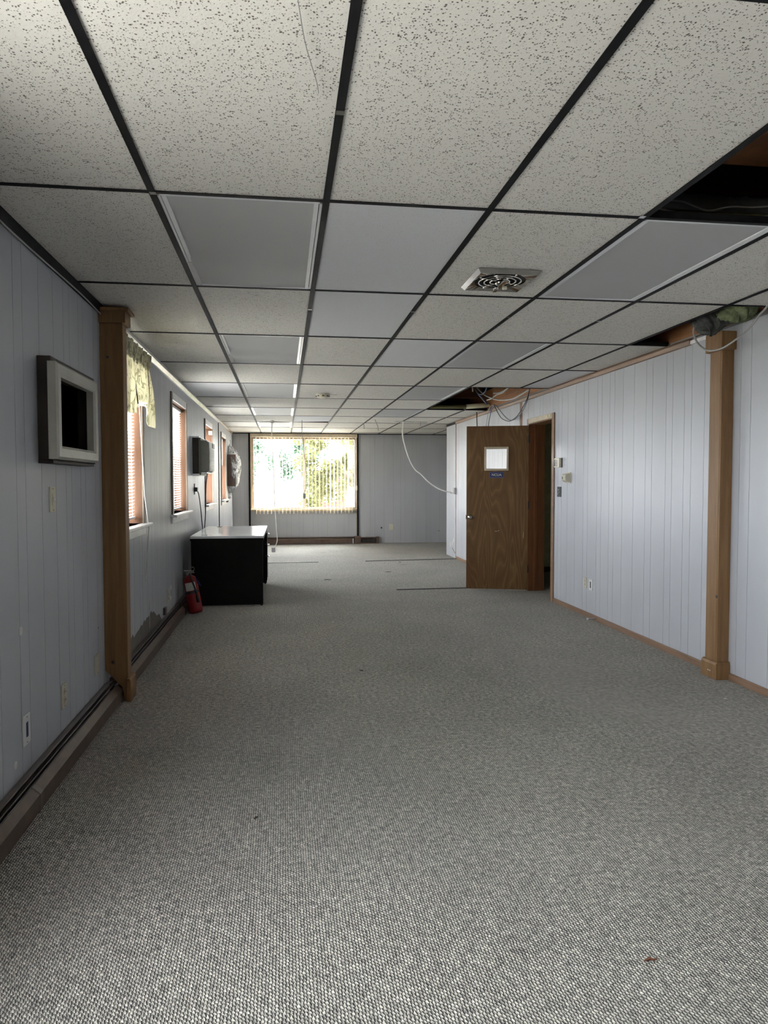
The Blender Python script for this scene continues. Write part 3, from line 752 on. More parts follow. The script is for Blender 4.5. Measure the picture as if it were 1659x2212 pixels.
prof = [(0, -.992), (0, -.958), (.010, -.950), (.046, -.950), (.058, -.960), (.058, -.992)]     # inset, x
cor = lambda d: [(fy0+d, fz0+d), (fy1-d, fz0+d), (fy1-d, fz1-d), (fy0+d, fz1-d)]
for k in range(4):
    m = MB(); l = (k+1) % 4
    for (d0, xa), (d1, xb) in zip(prof, prof[1:]):
        a, b, c, d = cor(d0)[k], cor(d0)[l], cor(d1)[l], cor(d1)[k]
        m.quad((xa, *a), (xa, *b), (xb, *c), (xb, *d))
    m.build('frame_bar', M['cream_frame'], t)
o = MB().grid(lambda u, v: (-1.01+.01*math.sin(v*7+u*3), 3.335+.05*u+.01*v, 1.76-.05*v+.01*math.sin(u*8)), 5, 6).build('torn_foil', M['chrome'], t, solid=.001)

# ------------------------------------------------------------------ air conditioners
t = thing('air_conditioner', 'olive and cream wall air conditioner between the second and third left windows', 'air conditioner', (-.96, 8.9, 1.38))
B(XL, -.975, 8.60, 9.20, 1.395, 1.815).build('sleeve', M['ac_brown'], t)
B(XL, -.972, 8.585, 9.215, 1.372, 1.395).build('sill_strip', M['white_paint'], t)
B(XL, -.972, 8.585, 9.215, 1.815, 1.832).build('top_strip', M['white_paint'], t)
B(-.980, -.955, 8.592, 9.208, 1.378, 1.815).build('collar', M['ac_olive'], t, bevel=.004)
MB().prism([(-.955, 1.415), (-.888, 1.415), (-.868, 1.435), (-.862, 1.60), (-.868, 1.745), (-.888, 1.775), (-.955, 1.782)], 8.605, 9.195, 'y').build('casing', M['ac_olive'], t, bevel=.003)
B(-.955, -.89, 8.61, 9.19, 1.782, 1.79).build('top_edge', M['white_paint'], t)
B(-.955, -.888, 8.61, 9.19, 1.398, 1.413).build('bottom_edge', M['white_paint'], t)
fr = B(-.866, -.858, 8.63, 9.18, 1.43, 1.765).build('grille', M['ac_cream'], t)
for k in range(18):
    z = 1.44+k*.0145; B(-.858, -.851, 8.64, 9.17, z, z+.007).build('louver', M['ac_cream'], fr)
B(-.858, -.850, 8.95, 9.17, 1.71, 1.765).build('control_panel', M['ac_olive'], fr)
t2 = thing('power_cord', 'black power cord looping from the wall outlet up to the olive air conditioner', 'cord', (-1.0, 8.9, 1.2))
MB().tube(spline([(-1.03, 8.75, 1.20), (-1.01, 8.80, 1.16), (-1.0, 8.93, .97), (-.995, 9.03, .76), (-.990, 9.10, .70), (-.985, 9.2, .74), (-.980, 9.28, .95), (-.965, 9.19, 1.20), (-.940, 9.05, 1.34), (-.925, 9.0, 1.396)], 8), .006, 8).build('wire', M['cord_b'], t2, smooth=True)
B(-1.044, -1.012, 8.70, 8.79, 1.185, 1.235).build('plug', M['black'], t2, bevel=.005)
t = thing('outlet', 'dark wall outlet holding the black plug, left wall between windows', 'outlet', (XL, 8.74, 1.2))
B(XL, XL+.005, 8.70, 8.78, 1.15, 1.28).build('plate', M['ac_brown'], t, bevel=.001)

t = thing('air_conditioner', 'dark air conditioner wrapped in clear crinkled plastic near the far left corner', 'air conditioner', (-.97, 14.1, 1.2))
B(XL, -.89, 13.78, 14.42, 1.22, 1.82).build('casing', M['heater'], t, bevel=.01)
B(-.89, -.884, 13.83, 14.38, 1.26, 1.78).build('grille', M['ac_brown'], t)
def wrap(u, v):
    a = 2*math.pi*u; z = .98+1.02*v
    r = math.sin(math.pi*max(0, min(1, (v-.12)/.88)))**.45 if v > .12 else .16+.15*v
    r = max(r, .10)
    x = -1.045+max(0, math.cos(a)*.5+.5)*.215*r*(1+.12*math.sin(5*a+9*v)); y = 14.10+math.sin(a)*.37*r*(1+.05*math.sin(13*v+a*4))
    return (max(x, -1.040), y, z+.012*math.sin(6*a))
MB().grid(wrap, 44, 26).build('plastic_wrap', M['wrap'], t, smooth=True)
MB().tube([(-1.02, 14.02, 1.99), (-1.0, 14.0, 2.05), (-1.01, 14.03, 2.10)], .012, 6).build('knot', M['wrap'], t)

# ------------------------------------------------------------------ wall plates
def plate(side, y0, y1, z0, z1, label, cat, mat, kind, name):
    xs = XL if side == 'L' else XR; s = 1 if side == 'L' else -1
    t = thing(name, label, cat, (xs, (y0+y1)/2, z0)); yc = (y0+y1)/2; zc = (z0+z1)/2; h = z1-z0
    X = lambda a, b: sorted((xs+s*a, xs+s*b))
    B(*X(0, .006), y0, y1, z0, z1).build('plate', mat, t, bevel=.002)
    if kind == 'duplex':
        for q in (-.17, .17):
            f = MB().lathe([(.016, s*.006), (.016, s*.009), (.001, s*.009)], (xs, yc, zc+q*h), 16, 'x').build('receptacle', mat, t)
            for dy in (-.006, .006): B(*X(.009, .0098), yc+dy-.0012, yc+dy+.0012, zc+q*h-.004, zc+q*h+.005).build('slot', M['black'], f)
    elif kind == 'rocker':
        B(*X(.006, .0085), yc-.012, yc+.012, zc-.028, zc+.028).build('bezel', mat, t, bevel=.001)
        MB().lathe([(.011, s*.0085), (.010, s*.013), (.001, s*.0135)], (xs, yc, zc), 14, 'x').build('knob', M['white'], t)
    elif kind == 'jack':
        B(*X(.006, .0075), yc-.010, yc+.010, zc-.030, zc+.030).build('port', M['navy'] if side == 'L' else M['black'], t)
    for q in (-.42, .42): MB().lathe([(.0028, s*.006), (.0028, s*.0072), (.0005, s*.0072)], (xs, yc, zc+q*h), 8, 'x').build('screw', M['heater_top'], t)
    return t
plate('L', 3.413, 3.495, 1.160, 1.275, 'beige switch plate with a round dial below the wall sleeve', 'switch', M['beige'], 'rocker', 'wall_switch')
plate('L', 3.530, 3.612, .218, .334, 'cream duplex outlet above the heater on the near left wall', 'outlet', M['beige'], 'duplex', 'outlet')
plate('L', 3.022, 3.102, .226, .350, 'white data plate with a dark port, lowest left of the wall plates', 'wall plate', M['white'], 'jack', 'data_plate')
plate('L', 4.136, 4.212, .218, .330, 'blank cream cover plate closest to the left wooden post', 'wall plate', M['beige'], 'blank', 'cover_plate')
plate('L', 6.655, 6.725, .195, .325, 'pale outlet right of the unpainted patch, nearer of a pair', 'outlet', M['beige'], 'duplex', 'outlet')
plate('L', 6.80, 6.87, .205, .335, 'pale wall plate just beyond the outlet pair near the extinguisher', 'wall plate', M['white'], 'jack', 'data_plate')
o = B(XL, XL+.022, 6.42, 6.50, .135, .20).build('junction_box', M['heater_top'], bevel=.002); tag(o, 'small brown box low on the left wall at the end of the unpainted patch', 'junction box')
plate('R', 6.535, 6.607, .272, .372, 'cream duplex outlet low on the right wall, beside a white data plate', 'outlet', M['beige'], 'duplex', 'outlet')
plate('R', 6.403, 6.478, .266, .372, 'white data plate with a black port low on the right wall', 'wall plate', M['white'], 'jack', 'data_plate')
t = plate('R', 7.195, 7.302, 1.138, 1.245, 'black wall plate below the thermostat by the door', 'wall plate', M['black'], 'blank', 'wall_plate')
for q, (dy, dz) in enumerate(((.0, .022), (-.012, -.005), (.010, -.02))): MB().lathe([(.010, -.006), (.009, -.014), (.001, -.015)], (XR, 7.25+dy, 1.19+dz), 12, 'x').build('knob', M['cord_g'], t)
t = thing('alarm_keypad', 'beige alarm keypad with grey buttons beside the door frame', 'keypad', (XR, 7.24, 1.44))
B(XR-.034, XR, 7.185, 7.325, 1.447, 1.547).build('body', M['beige'], t, bevel=.004)
B(XR-.0348, XR-.034, 7.285, 7.322, 1.462, 1.535).build('display', M['black'], t)
for a in range(4):
    for b in range(3): B(XR-.0368, XR-.034, 7.232+b*.014, 7.241+b*.014, 1.462+a*.018, 1.472+a*.018).build('button', M['cord_g'], t)
B(XR-.006, XR, 7.176, 7.185, 1.447, 1.547).build('back_plate', M['black'], t)
t = thing('thermostat', 'rounded cream thermostat between the keypad and the black plate', 'thermostat', (XR, 7.0, 1.28))
B(XR-.010, XR, 6.945, 7.055, 1.283, 1.392).build('back_plate', M['beige'], t, bevel=.004)
MB().prism([(XR-.010, 1.292), (XR-.038, 1.296), (XR-.056, 1.312), (XR-.060, 1.338), (XR-.056, 1.366), (XR-.038, 1.380), (XR-.010, 1.384)], 6.952, 7.05, 'y').build('cover', M['beige'], t, bevel=.004)
B(XR-.0615, XR-.058, 7.015, 7.035, 1.325, 1.350).build('display', M['ac_olive'], t)
t = thing('door_stop', 'small rubber tipped door stop on the right baseboard', 'door stop', (2.87, 6.3, .02))
MB().tube([(2.872, 6.30, .022), (2.80, 6.30, .022)], .007, 8).build('stem', M['chrome'], t); MB().tube([(2.80, 6.30, .022), (2.786, 6.30, .022)], .010, 8).build('tip', M['white'], t)
def plate_far(x0, x1, z0, z1):
    t = thing('outlet', 'cream duplex outlet on the far grey wall, right of the window', 'outlet', ((x0+x1)/2, YF, z0)); xc = (x0+x1)/2; zc = (z0+z1)/2
    B(x0, x1, YF-.006, YF, z0, z1).build('plate', M['beige'], t, bevel=.002)
    for q in (-.022, .022): MB().lathe([(.018, -.006), (.018, -.009), (.001, -.009)], (xc, YF, zc+q*1.3), 16, 'y').build('receptacle', M['pipe_foam'], t)
plate_far(2.215, 2.302, .275, .400)
MB().lathe([(.018, 0), (.018, -.001), (.001, -.001)], (2.054, YF, .325), 10, 'y').build('hole', M['black'], wf)
MB().lathe([(.010, 0), (.010, -.001), (.001, -.001)], (3.30, YF, .25), 8, 'y').build('hole', M['black'], wf)

# ------------------------------------------------------------------ far window
t = thing('window_5', None, None, (.435, 15.15, .73), kind='structure')
m = MB(); m.box(-.655, -.615, 15.11, 15.19, .73, 2.225).box(1.485, 1.525, 15.11, 15.19, .73, 2.225).box(-.615, 1.485, 15.11, 15.19, .73, .765).box(-.615, 1.485, 15.11, 15.19, 2.19, 2.225)
m.build('window_frame', M['alu_brown'], t)
B(.405, .455, 15.11, 15.19, .765, 2.19).build('mullion', M['alu_brown'], t)
B(-.615, .405, 15.155, 15.159, .765, 2.19).build('pane', M['glass'], t); B(.455, 1.485, 15.155, 15.159, .765, 2.19).build('pane', M['glass'], t)
B(-.68, 1.53, 15.06, 15.11, .69, .735).build('sill', M['rail_beige'], t, bevel=.003)
B(-.68, -.655, 15.08, 15.1, .735, 2.30).build('casing', M['rail_beige'], t); B(1.52, 1.53, 15.08, 15.1, .2, 2.30).build('casing', M['rail_beige'], t)
t = thing('vertical_blind', 'cream vertical blind with open vanes hanging over the far picture window', 'blind', (.43, 15.02, 2.25))
B(-.68, 1.53, 14.985, 15.075, 2.228, 2.300).build('head_rail', M['rail_beige'], t, bevel=.004)
me = None
for k in range(27):
    x = -.56+k*.0765
    if k == 0: pass
    a = math.radians(90-8+random.uniform(-3, 3)) if x < .9 else math.radians(90-14+random.uniform(-3, 3))
    m = MB(); c, s_ = math.cos(a)*.0445, math.sin(a)*.0445
    pts = [(-1, 0), (-.5, .0025), (0, .0035), (.5, .0025), (1, 0)]
    for (u0, b0), (u1, b1) in zip(pts, pts[1:]):
        m.quad((x+u0*c+b0, 15.02+u0*s_, .64), (x+u1*c+b1, 15.02+u1*s_, .64), (x+u1*c+b1, 15.02+u1*s_, 2.235), (x+u0*c+b0, 15.02+u0*s_, 2.235))
    m.build('vane', M['slat_vt'], t, smooth=True)
MB().tube([(1.50, 15.0, 2.25), (1.515, 15.0, 1.25), (1.51, 15.0, .85)], .004, 6).build('wand', M['slat_v'], t)
B(1.50, 1.53, 14.99, 15.01, 1.12, 1.22).build('cord_weight', M['slat_v'], t)
# big side window next to the camera, outside the frame
t = thing('window_6', None, None, (-1.15, .65, .55), kind='structure')
m = MB(); m.box(-1.2, -1.12, .25, .30, .80, 2.12).box(-1.2, -1.12, 1.55, 1.60, .80, 2.12).box(-1.2, -1.12, .30, 1.55, .80, .85).box(-1.2, -1.12, .30, 1.55, 2.07, 2.12).box(-1.19, -1.13, .90, .95, .85, 2.07); m.build('window_frame', M['alu_brown'], t)
B(-1.162, -1.158, .30, 1.55, .85, 2.07).build('pane', M['glass'], t)

# ------------------------------------------------------------------ door on the right
t = thing('door_frame', None, None, (2.9, 7.8, 0)); t['kind'] = 'structure'; t.name = 'trim_11'
B(2.870, 2.885, 7.385, 7.44, 0, 2.04).build('casing', M['trim_brown'], t, bevel=.003)
B(2.870, 2.885, 8.19, 8.245, 0, 2.04).build('casing', M['trim_brown'], t, bevel=.003)
B(2.866, 2.885, 7.44, 8.19, 1.985, 2.04).build('head_casing', M['rail_beige'], t, bevel=.003)
B(2.870, 3.06, 8.175, 8.19, 0, 1.985).build('jamb', M['jamb_dark'], t); B(2.870, 3.06, 7.44, 7.452, 0, 1.985).build('jamb', M['oak'], t)
B(2.870, 3.06, 7.452, 8.175, 1.972, 1.985).build('head_jamb', M['oak'], t)
B(2.94, 2.975, 8.163, 8.175, 0, 1.972).build('stop', M['jamb_dark'], t); B(2.94, 2.975, 7.452, 7.462, 0, 1.972).build('stop', M['oak'], t)
B(3.06, 3.075, 8.19, 8.27, 0, 2.04).build('casing', M['oak'], t)
B(2.860, 2.868, 7.46, 7.50, 2.0, 2.03).build('catch', M['pipe_foam'], t, bevel=.003); B(2.862, 2.868, 7.56, 7.60, 2.0, 2.025).build('catch', M['pipe_foam'], t, bevel=.003)
ang = math.radians(162.67)
t = thing('door_1', 'brown wood veneer door standing open, with a small window and a blue sign', 'door', (2.868, 8.186, 0), (0, 0, ang), kind='structure')
gx0, gx1, gz0, gz1 = .253, .492, 1.455, 1.690
m = MB()
for l, r, b, tt in rects(.002, .726, .012, 1.962, [(gx0, gx1, gz0, gz1)]): m.box(l, r, -.036, 0, b, tt)
m.build('panel', M['door'], t, local=True)
for y0, y1 in ((0, .010), (-.046, -.036)):
    m = MB(); f = .024
    m.box(gx0-f, gx0, y0, y1, gz0-f, gz1+f).box(gx1, gx1+f, y0, y1, gz0-f, gz1+f).box(gx0, gx1, y0, y1, gz0-f, gz0).box(gx0, gx1, y0, y1, gz1, gz1+f)
    m.build('window_molding', M['rail_beige'] if y0 == 0 else M['oak'], t, local=True, bevel=.003)
B(gx0, gx1, -.020, -.016, gz0, gz1).build('pane', M['glass'], t, local=True)
sg = B(.282, .457, 0, .004, 1.343, 1.418).build('sign', M['navy'], t, local=True, bevel=.001)
m = MB(); m.box(.287, .452, .004, .0044, 1.347, 1.3485).box(.287, .452, .004, .0044, 1.4125, 1.414).box(.287, .2885, .004, .0044, 1.347, 1.414).box(.4505, .452, .004, .0044, 1.347, 1.414)
m.build('border_line', M['cord_g'], sg, local=True)
cu = bpy.data.curves.new('txt', 'FONT'); cu.body = 'NCUA'; cu.size = .040; cu.align_x = 'CENTER'; cu.align_y = 'CENTER'; cu.extrude = .0005; cu.offset = .0006; cu.space_character = 1.05
to = bpy.data.objects.new('txt', cu); S.collection.objects.link(to)
dg = bpy.context.evaluated_depsgraph_get(); tm = bpy.data.meshes.new_from_object(to.evaluated_get(dg)); bpy.data.objects.remove(to)
# the camera side is local +y and local x runs away from it: mirror text into that plane
tm.transform(Matrix(((-1, 0, 0, .3695), (0, 0, 1, .0048), (0, 1, 0, 1.380), (0, 0, 0, 1))))
tm.materials.clear(); tm.materials.append(M['label']); lo = bpy.data.objects.new('lettering', tm); S.collection.objects.link(lo); lo.parent = sg
kn = MB().lathe([(.032, 0), (.032, .005), (.013, .010), (.011, .030), (.024, .038), (.028, .052), (.022, .064), (.001, .067)], (.676, 0, .874), 22, 'y').build('knob', M['chrome'], t, local=True, smooth=True, label='round polished metal knob')
MB().lathe([(.008, .067), (.007, .070), (.001, .070)], (.676, 0, .874), 10, 'y').build('key_core', M['heater_top'], kn, local=True)
MB().lathe([(.032, -.036), (.013, -.046), (.011, -.066), (.026, -.078), (.022, -.10), (.001, -.103)], (.676, 0, .874), 18, 'y').build('knob', M['chrome'], t, local=True, smooth=True)
B(.724, .732, -.030, -.008, .85, .90).build('latch', M['black'], t, local=True)
for z in (1.80, 1.02, .26):
    MB().lathe([(.008, -.045), (.008, .045)], (-.004, .004, z), 10).build('hinge', M['black'], t, local=True)
for x0, x1, z in ((.36, .385, .705), (.335, .35, .71), (.05, .055, .66)): B(x0, x1, 0, .0006, z, z+.004).build('scratch', M['label'], t, local=True)
B(.050, .0525, 0, .0006, .63, .70).build('scratch', M['label'], t, local=True)

# ------------------------------------------------------------------ desk
t = thing('desk', 'black metal desk with a shiny pale top against the left wall', 'desk', (-.6, 8.4, 0), (0, 0, 0))
B(-.962, -.212, 7.585, 9.27, .712, .738).build('desk_top', M['desk_top'], t, bevel=.002)
B(-.962, -.214, 7.587, 9.268, .688, .7115).build('top_edge', M['desk_black'], t)
B(-.955, -.222, 7.60, 7.63, .012, .688).build('end_panel', M['desk_black'], t, bevel=.002)
B(-.955, -.222, 9.225, 9.255, .012, .688).build('end_panel', M['desk_black'], t, bevel=.002)
B(-.955, -.93, 7.63, 9.225, .15, .688).build('modesty_panel', M['desk_black'], t)
B(-.93, -.225, 8.79, 9.225, .09, .688).build('pedestal', M['desk_black'], t)
for x, y in ((-.93, 7.61), (-.24, 7.61), (-.93, 9.235), (-.24, 9.235)): MB().lathe([(.012, 0.001), (.012, .012)], (x, y, 0), 10).build('foot', M['black'], t)
for z0, z1, hz in ((.545, .680, .655), (.40, .540, .52), (.10, .395, .375)):
    d = B(-.225, -.207, 8.80, 9.22, z0, z1).build('drawer', M['desk_black'], t, bevel=.002)
    MB().tube(spline([(-.207, 8.95, hz), (-.190, 8.955, hz), (-.186, 8.98, hz), (-.186, 9.04, hz), (-.190, 9.065, hz), (-.207, 9.07, hz)], 4), .005, 8).build('pull', M['chrome'], d, smooth=True)
B(-.207, -.203, 8.80, 8.812, .10, .68).build('pedestal_trim', M['chrome'], t)
MB().lathe([(.032, 0), (.032, .004), (.026, .005), (.001, .005)], (-.83, 7.72, .738), 18).build('grommet', M['cord_g'], t); MB().lathe([(.032, 0), (.032, .004), (.026, .005), (.001, .005)], (-.80, 9.15, .738), 18).build('grommet', M['cord_g'], t)

# ------------------------------------------------------------------ fire extinguisher
t = thing('fire_extinguisher', 'red fire extinguisher leaning on the left wall in front of the black desk', 'fire extinguisher', (-.868, 7.26, .006), (math.radians(-3), math.radians(-10.5), 0))
L_ = dict(local=True)
MB().lathe([(.060, 0.0), (.067, .008), (.069, .03), (.069, .30), (.066, .33), (.054, .355), (.030, .372), (.020, .378)], (0, 0, 0), 32).build('cylinder', M['red'], t, smooth=True, **L_)
MB().lathe([(.0705, .195), (.0705, .218)], (0, 0, 0), 32).build('strap', M['black'], t, **L_)
m = MB()
for k in range(8):
    a0, a1 = math.radians(-132+k*11), math.radians(-121+k*11); r = .0700
    m.quad((r*math.cos(a0), r*math.sin(a0), .225), (r*math.cos(a1), r*math.sin(a1), .225), (r*math.cos(a1), r*math.sin(a1), .305), (r*math.cos(a0), r*math.sin(a0), .305))
m.build('label_sticker', M['label'], t, **L_)
MB().lathe([(.018, .376), (.018, .402), (.014, .408), (.001, .408)], (0, 0, 0), 14).build('valve', M['chrome'], t, **L_)
MB().prism([(-.040, .425), (.052, .402), (.054, .408), (-.038, .433)], -.009, .009, 'y').build('lever', M['cord_g'], t, **L_)
MB().prism([(-.020, .398), (.055, .388), (.056, .394), (-.020, .405)], -.009, .009, 'y').build('carry_handle', M['cord_g'], t, **L_)
MB().tube([(.045+.018*math.cos(2*math.pi*k/16), -.004, .43+.018*math.sin(2*math.pi*k/16)) for k in range(17)], .002, 6, False).build('pull_ring', M['chrome'], t, **L_)
MB().lathe([(.013, 0), (.013, -.012), (.001, -.013)], (-.005, -.018, .39), 14, 'y').build('gauge', M['chrome'], t, **L_)
MB().tube(spline([(.008, -.016, .392), (.018, -.050, .375), (.030, -.072, .320), (.042, -.075, .25), (.050, -.070, .19)], 6), .008, 8).build('hose', M['black'], t, smooth=True, **L_)
MB().lathe([(.009, 0), (.015, -.10), (.001, -.10)], (.052, -.070, .20), 12).build('nozzle', M['black'], t, smooth=True, **L_)
MB().prism([(.062, .35), (.085, .30), (.100, .25), (.085, .245), (.060, .30)], -.022, -.020, 'y').build('tag', M['navy'], t, **L_)

# ------------------------------------------------------------------ hanging cords
def cord(name, label, cat, pts, r, mat, plug=None, k=6, group=None, up=0):
    t = thing(name, label, cat, pts[0], group=group)
    MB().tube(spline(pts, k), r, 7).build('wire', mat, t, smooth=True)
    if plug:
        x, y, z, w_, h_, pm = plug
        B(x-w_, x+w_, y-.02, y+.02, z-h_, z+h_).build('plug', pm, t, bevel=.006)
        for dx in (-.008, .008): B(x+dx-.002, x+dx+.002, y-.003, y+.003, z-h_-.018, z-h_).build('prong', M['chrome'], t)
    return t
cord('hanging_cord', 'white extension cord hanging nearly to the floor before the far window', 'cord', [(-.18, 11.9, 2.312), (-.188, 11.9, 2.02), (-.165, 11.9, 1.55), (-.150, 11.9, 1.0), (-.128, 11.9, .62), (-.112, 11.9, .36), (-.135, 11.9, .26), (-.165, 11.9, .215)], .0065, M['cord_w'], (-.175, 11.9, .185, .032, .040, M['cord_g']))
B(-.215, -.145, 11.88, 11.92, 2.262, 2.300).build('clip', M['cord_g'], bpy.data.objects['hanging_cord'], bevel=.008)
cord('hanging_cord', 'shorter cord hanging before the middle mullion of the far window', 'cord', [(.305, 11.9, 2.312), (.307, 11.9, 2.06), (.345, 11.9, 1.72), (.372, 11.9, 1.42), (.355, 11.9, 1.20), (.335, 11.9, 1.11)], .006, M['cord_g'], (.335, 11.9, 1.07, .022, .042, M['ac_olive']))
a = 'thick white cable draped from the ceiling to a box on the right wall'
cord('cable', a, 'cable', [(1.985, 11.87, 2.312), (1.978, 11.9, 2.10), (2.02, 11.9, 1.90), (2.10, 11.9, 1.66), (2.20, 11.9, 1.50), (2.29, 11.9, 1.43), (2.42, 11.89, 1.30), (2.58, 11.88, 1.19), (2.70, 11.85, 1.14), (2.798, 11.85, 1.122)], .011, M['cord_w'])
t = thing('junction_box', 'grey metal junction box at the torn seam of the right wall', 'junction box', (2.87, 11.86, 1.1))
B(2.845, 2.884, 11.80, 11.90, 1.09, 1.20).build('body', M['cord_g'], t, bevel=.004); B(2.80, 2.845, 11.83, 11.87, 1.10, 1.12).build('clamp', M['chrome'], t)
o = B(1.86, 2.40, 11.90, 11.925, 2.295, 2.3125).build('track_strip', M['ac_cream']); tag(o, 'narrow pale strip on the ceiling where the white cable comes out', 'strip')
cord('ceiling_wire', 'short bent wire poking down from a ceiling tile before the far window', 'wire', [(1.47, 11.6, 2.312), (1.485, 11.6, 2.28), (1.52, 11.6, 2.20), (1.53, 11.6, 2.13)], .005, M['cord_g'])
cord('ceiling_wire', 'tiny wire stub hanging from the rail left of the bent wire', 'wire', [(1.37, 12.3, 2.312), (1.372, 12.3, 2.26), (1.375, 12.3, 2.21)], .006, M['cord_g'])
cord('ceiling_wire', 'tiny wire stub beside the thick white cable', 'wire', [(2.28, 11.9, 2.312), (2.28, 11.9, 2.27), (2.28, 11.9, 2.24)], .006, M['cord_g'])
o = MB().tube(spline([(-.01, 1.35, 2.311), (.03, 1.52, 2.305), (.055, 1.70, 2.306), (.088, 1.86, 2.308), (.097, 1.93, 2.3145)], 6), .0012, 5).build('ceiling_wire', M['cord_g']); tag(o, 'thin grey wire lying across the near ceiling tile left of the middle rail', 'wire')
# wires round the ceiling hole by the door
def onx(px, py, X):
    d = F_+R_*((px-829.5)/FPX)-U_*((py-1106)/FPX); v = d*(X/d.x); return (v.x, v.y, v.z+CZ)
def pl(q, X, dx=0): return [(lambda p: (p[0], p[1], p[2]))(onx(x, y, X+dx*k)) for k, (x, y) in enumerate(q)]
cord('data_wire', 'outer dark wire of the pair swagged over the door, from ceiling hole to ceiling hole', 'wire', pl([(1058, 888), (1062, 877), (1067, 875), (1074, 889), (1083, 903), (1094, 909), (1103, 909), (1116, 900), (1128, 882), (1139, 860), (1146, 834)], 2.83), .005, M['cord_b'])
cord('data_wire', 'inner blue wire of the pair swagged over the door', 'wire', pl([(1060, 892), (1065, 878), (1071, 876), (1080, 887), (1090, 899), (1100, 907), (1111, 906), (1124, 895), (1134, 878), (1141, 858), (1143, 834)], 2.84), .005, M['cord_blue'])
cord('data_wire', 'blue wire dropping from the ceiling hole behind the left half of the open door', 'wire', pl([(1068, 876), (1062, 882), (1059, 896), (1056, 912), (1054, 930)], 2.82), .005, M['cord_blue'])
cord('data_wire', 'thin grey wire dropping behind the open door just left of the blue one', 'wire', pl([(1066, 874), (1058, 880), (1054, 896), (1051, 912), (1049, 930)], 2.82), .004, M['cord_g'])
cord('data_wire', 'single black wire hanging straight down to the open door top', 'wire', pl([(1029, 882), (1030, 892), (1030, 905), (1031, 930)], 2.80), .007, M['cord_b'])
cord('data_wire', 'bright blue bundle slanting across the dark ceiling hole', 'wire', pl([(1027, 840), (1034, 852), (1043, 862), (1052, 873)], 2.5), .010, M['cord_blue'])
cord('data_wire', 'long pale cable sagging across the ceiling hole toward the wood board', 'cable', pl([(1028, 834), (1043, 850), (1060, 859), (1079, 864), (1105, 862), (1125, 853), (1142, 842)], 2.6), .010, M['cord_g'])
cord('data_wire', 'upper pale cable curling in the ceiling hole', 'cable', pl([(1104, 832), (1092, 842), (1078, 849), (1066, 849)], 2.6), .010, M['cord_g'])
cord('data_wire', 'second pale cable looping under the upper one in the ceiling hole', 'cable', pl([(1100, 834), (1086, 848), (1072, 853), (1062, 861), (1052, 864)], 2.6), .009, M['cord_g'])
cord('data_wire', 'small pale blue loop at the left of the ceiling hole', 'cable', pl([(1052, 834), (1048, 846), (1040, 852), (1033, 850)], 2.5), .008, M['cord_blue'])
cord('data_wire', 'short white wire end at the near left corner of the ceiling hole', 'wire', pl([(1020, 836), (1021, 841), (1021, 846)], 2.3), .008, M['cord_w'])
t = thing('pipe_sleeve', 'cream pipe sleeve lying over the far edge of the ceiling hole', 'pipe', (2.6, 9.85, 2.36))
MB().tube([(2.545, 9.86, 2.352), (2.87, 9.84, 2.378)], .032, 12).build('sleeve', M['pipe_foam'], t, smooth=True)
MB().tube([(2.0, 9.86, 2.345), (2.545, 9.86, 2.350)], .026, 12).build('pipe', M['pipe_olive'], t, smooth=True)
# near hole: flex duct, pipe, wires
t = thing('flex_duct', 'ribbed grey duct inside the near ceiling hole', 'duct', (2.0, 3.0, 2.52))
dp = [(1.3+.015*k, 3.0) for k in range(95)]
MB().tube([(x, y, 2.50) for x, y in dp], [.058+(.006 if k % 7 == 0 else 0) for k in range(95)], 16).build('tube', M['duct'], t, smooth=True)
t = thing('pipe', 'olive pipe running behind the edge of the near ceiling hole', 'pipe', (2.0, 2.88, 2.42))
MB().tube([(1.3, 2.86, 2.415), (2.7, 2.86, 2.415)], .022, 12).build('tube', M['pipe_olive'], t, smooth=True)
cord('ceiling_wire', 'loose grey wire drooping in front of the ribbed duct', 'wire', [(1.45, 2.80, 2.50), (1.55, 2.80, 2.455), (1.64, 2.80, 2.445), (1.74, 2.80, 2.415), (1.84, 2.80, 2.435), (1.95, 2.80, 2.44), (2.1, 2.80, 2.46)], .004, M['cord_g'])
cord('ceiling_wire', 'lower grey wire along the pipe in the near ceiling hole', 'wire', [(1.40, 2.76, 2.43), (1.55, 2.76, 2.39), (1.75, 2.76, 2.375), (1.95, 2.76, 2.385), (2.15, 2.76, 2.41)], .004, M['cord_g'])
# insulation over the right post
def blob(name, label, c, r, mat, seed):
    random.seed(seed); ph = [random.uniform(0, 6) for _ in range(9)]
    def fn(u, v):
        a, b = 2*math.pi*u, math.pi*(v-.5)
        k = 1+.18*math.sin(3*a+ph[0])*math.cos(2*b+ph[1])+.12*math.sin(7*a+ph[2]+4*b)+.07*math.sin(13*a+9*b+ph[3])+.05*math.sin(23*a-17*b+ph[4])
        return (min(c[0]+r[0]*k*math.cos(a)*math.cos(b), 2.884), c[1]+r[1]*k*math.sin(a)*math.cos(b), c[2]+r[2]*k*math.sin(b))
    o = MB().grid(fn, 56, 30).build(name, mat, smooth=True); tag(o, label, 'insulation'); return o
blob('insulation', 'dark grey lump of insulation hanging over the right post', (2.735, 4.35, 2.35), (.09, .125, .085), M['insul_grey'], 3)
blob('insulation', 'green tinted fibre insulation hanging right of the grey lump', (2.74, 4.05, 2.36), (.10, .11, .085), M['insul_green'], 5)
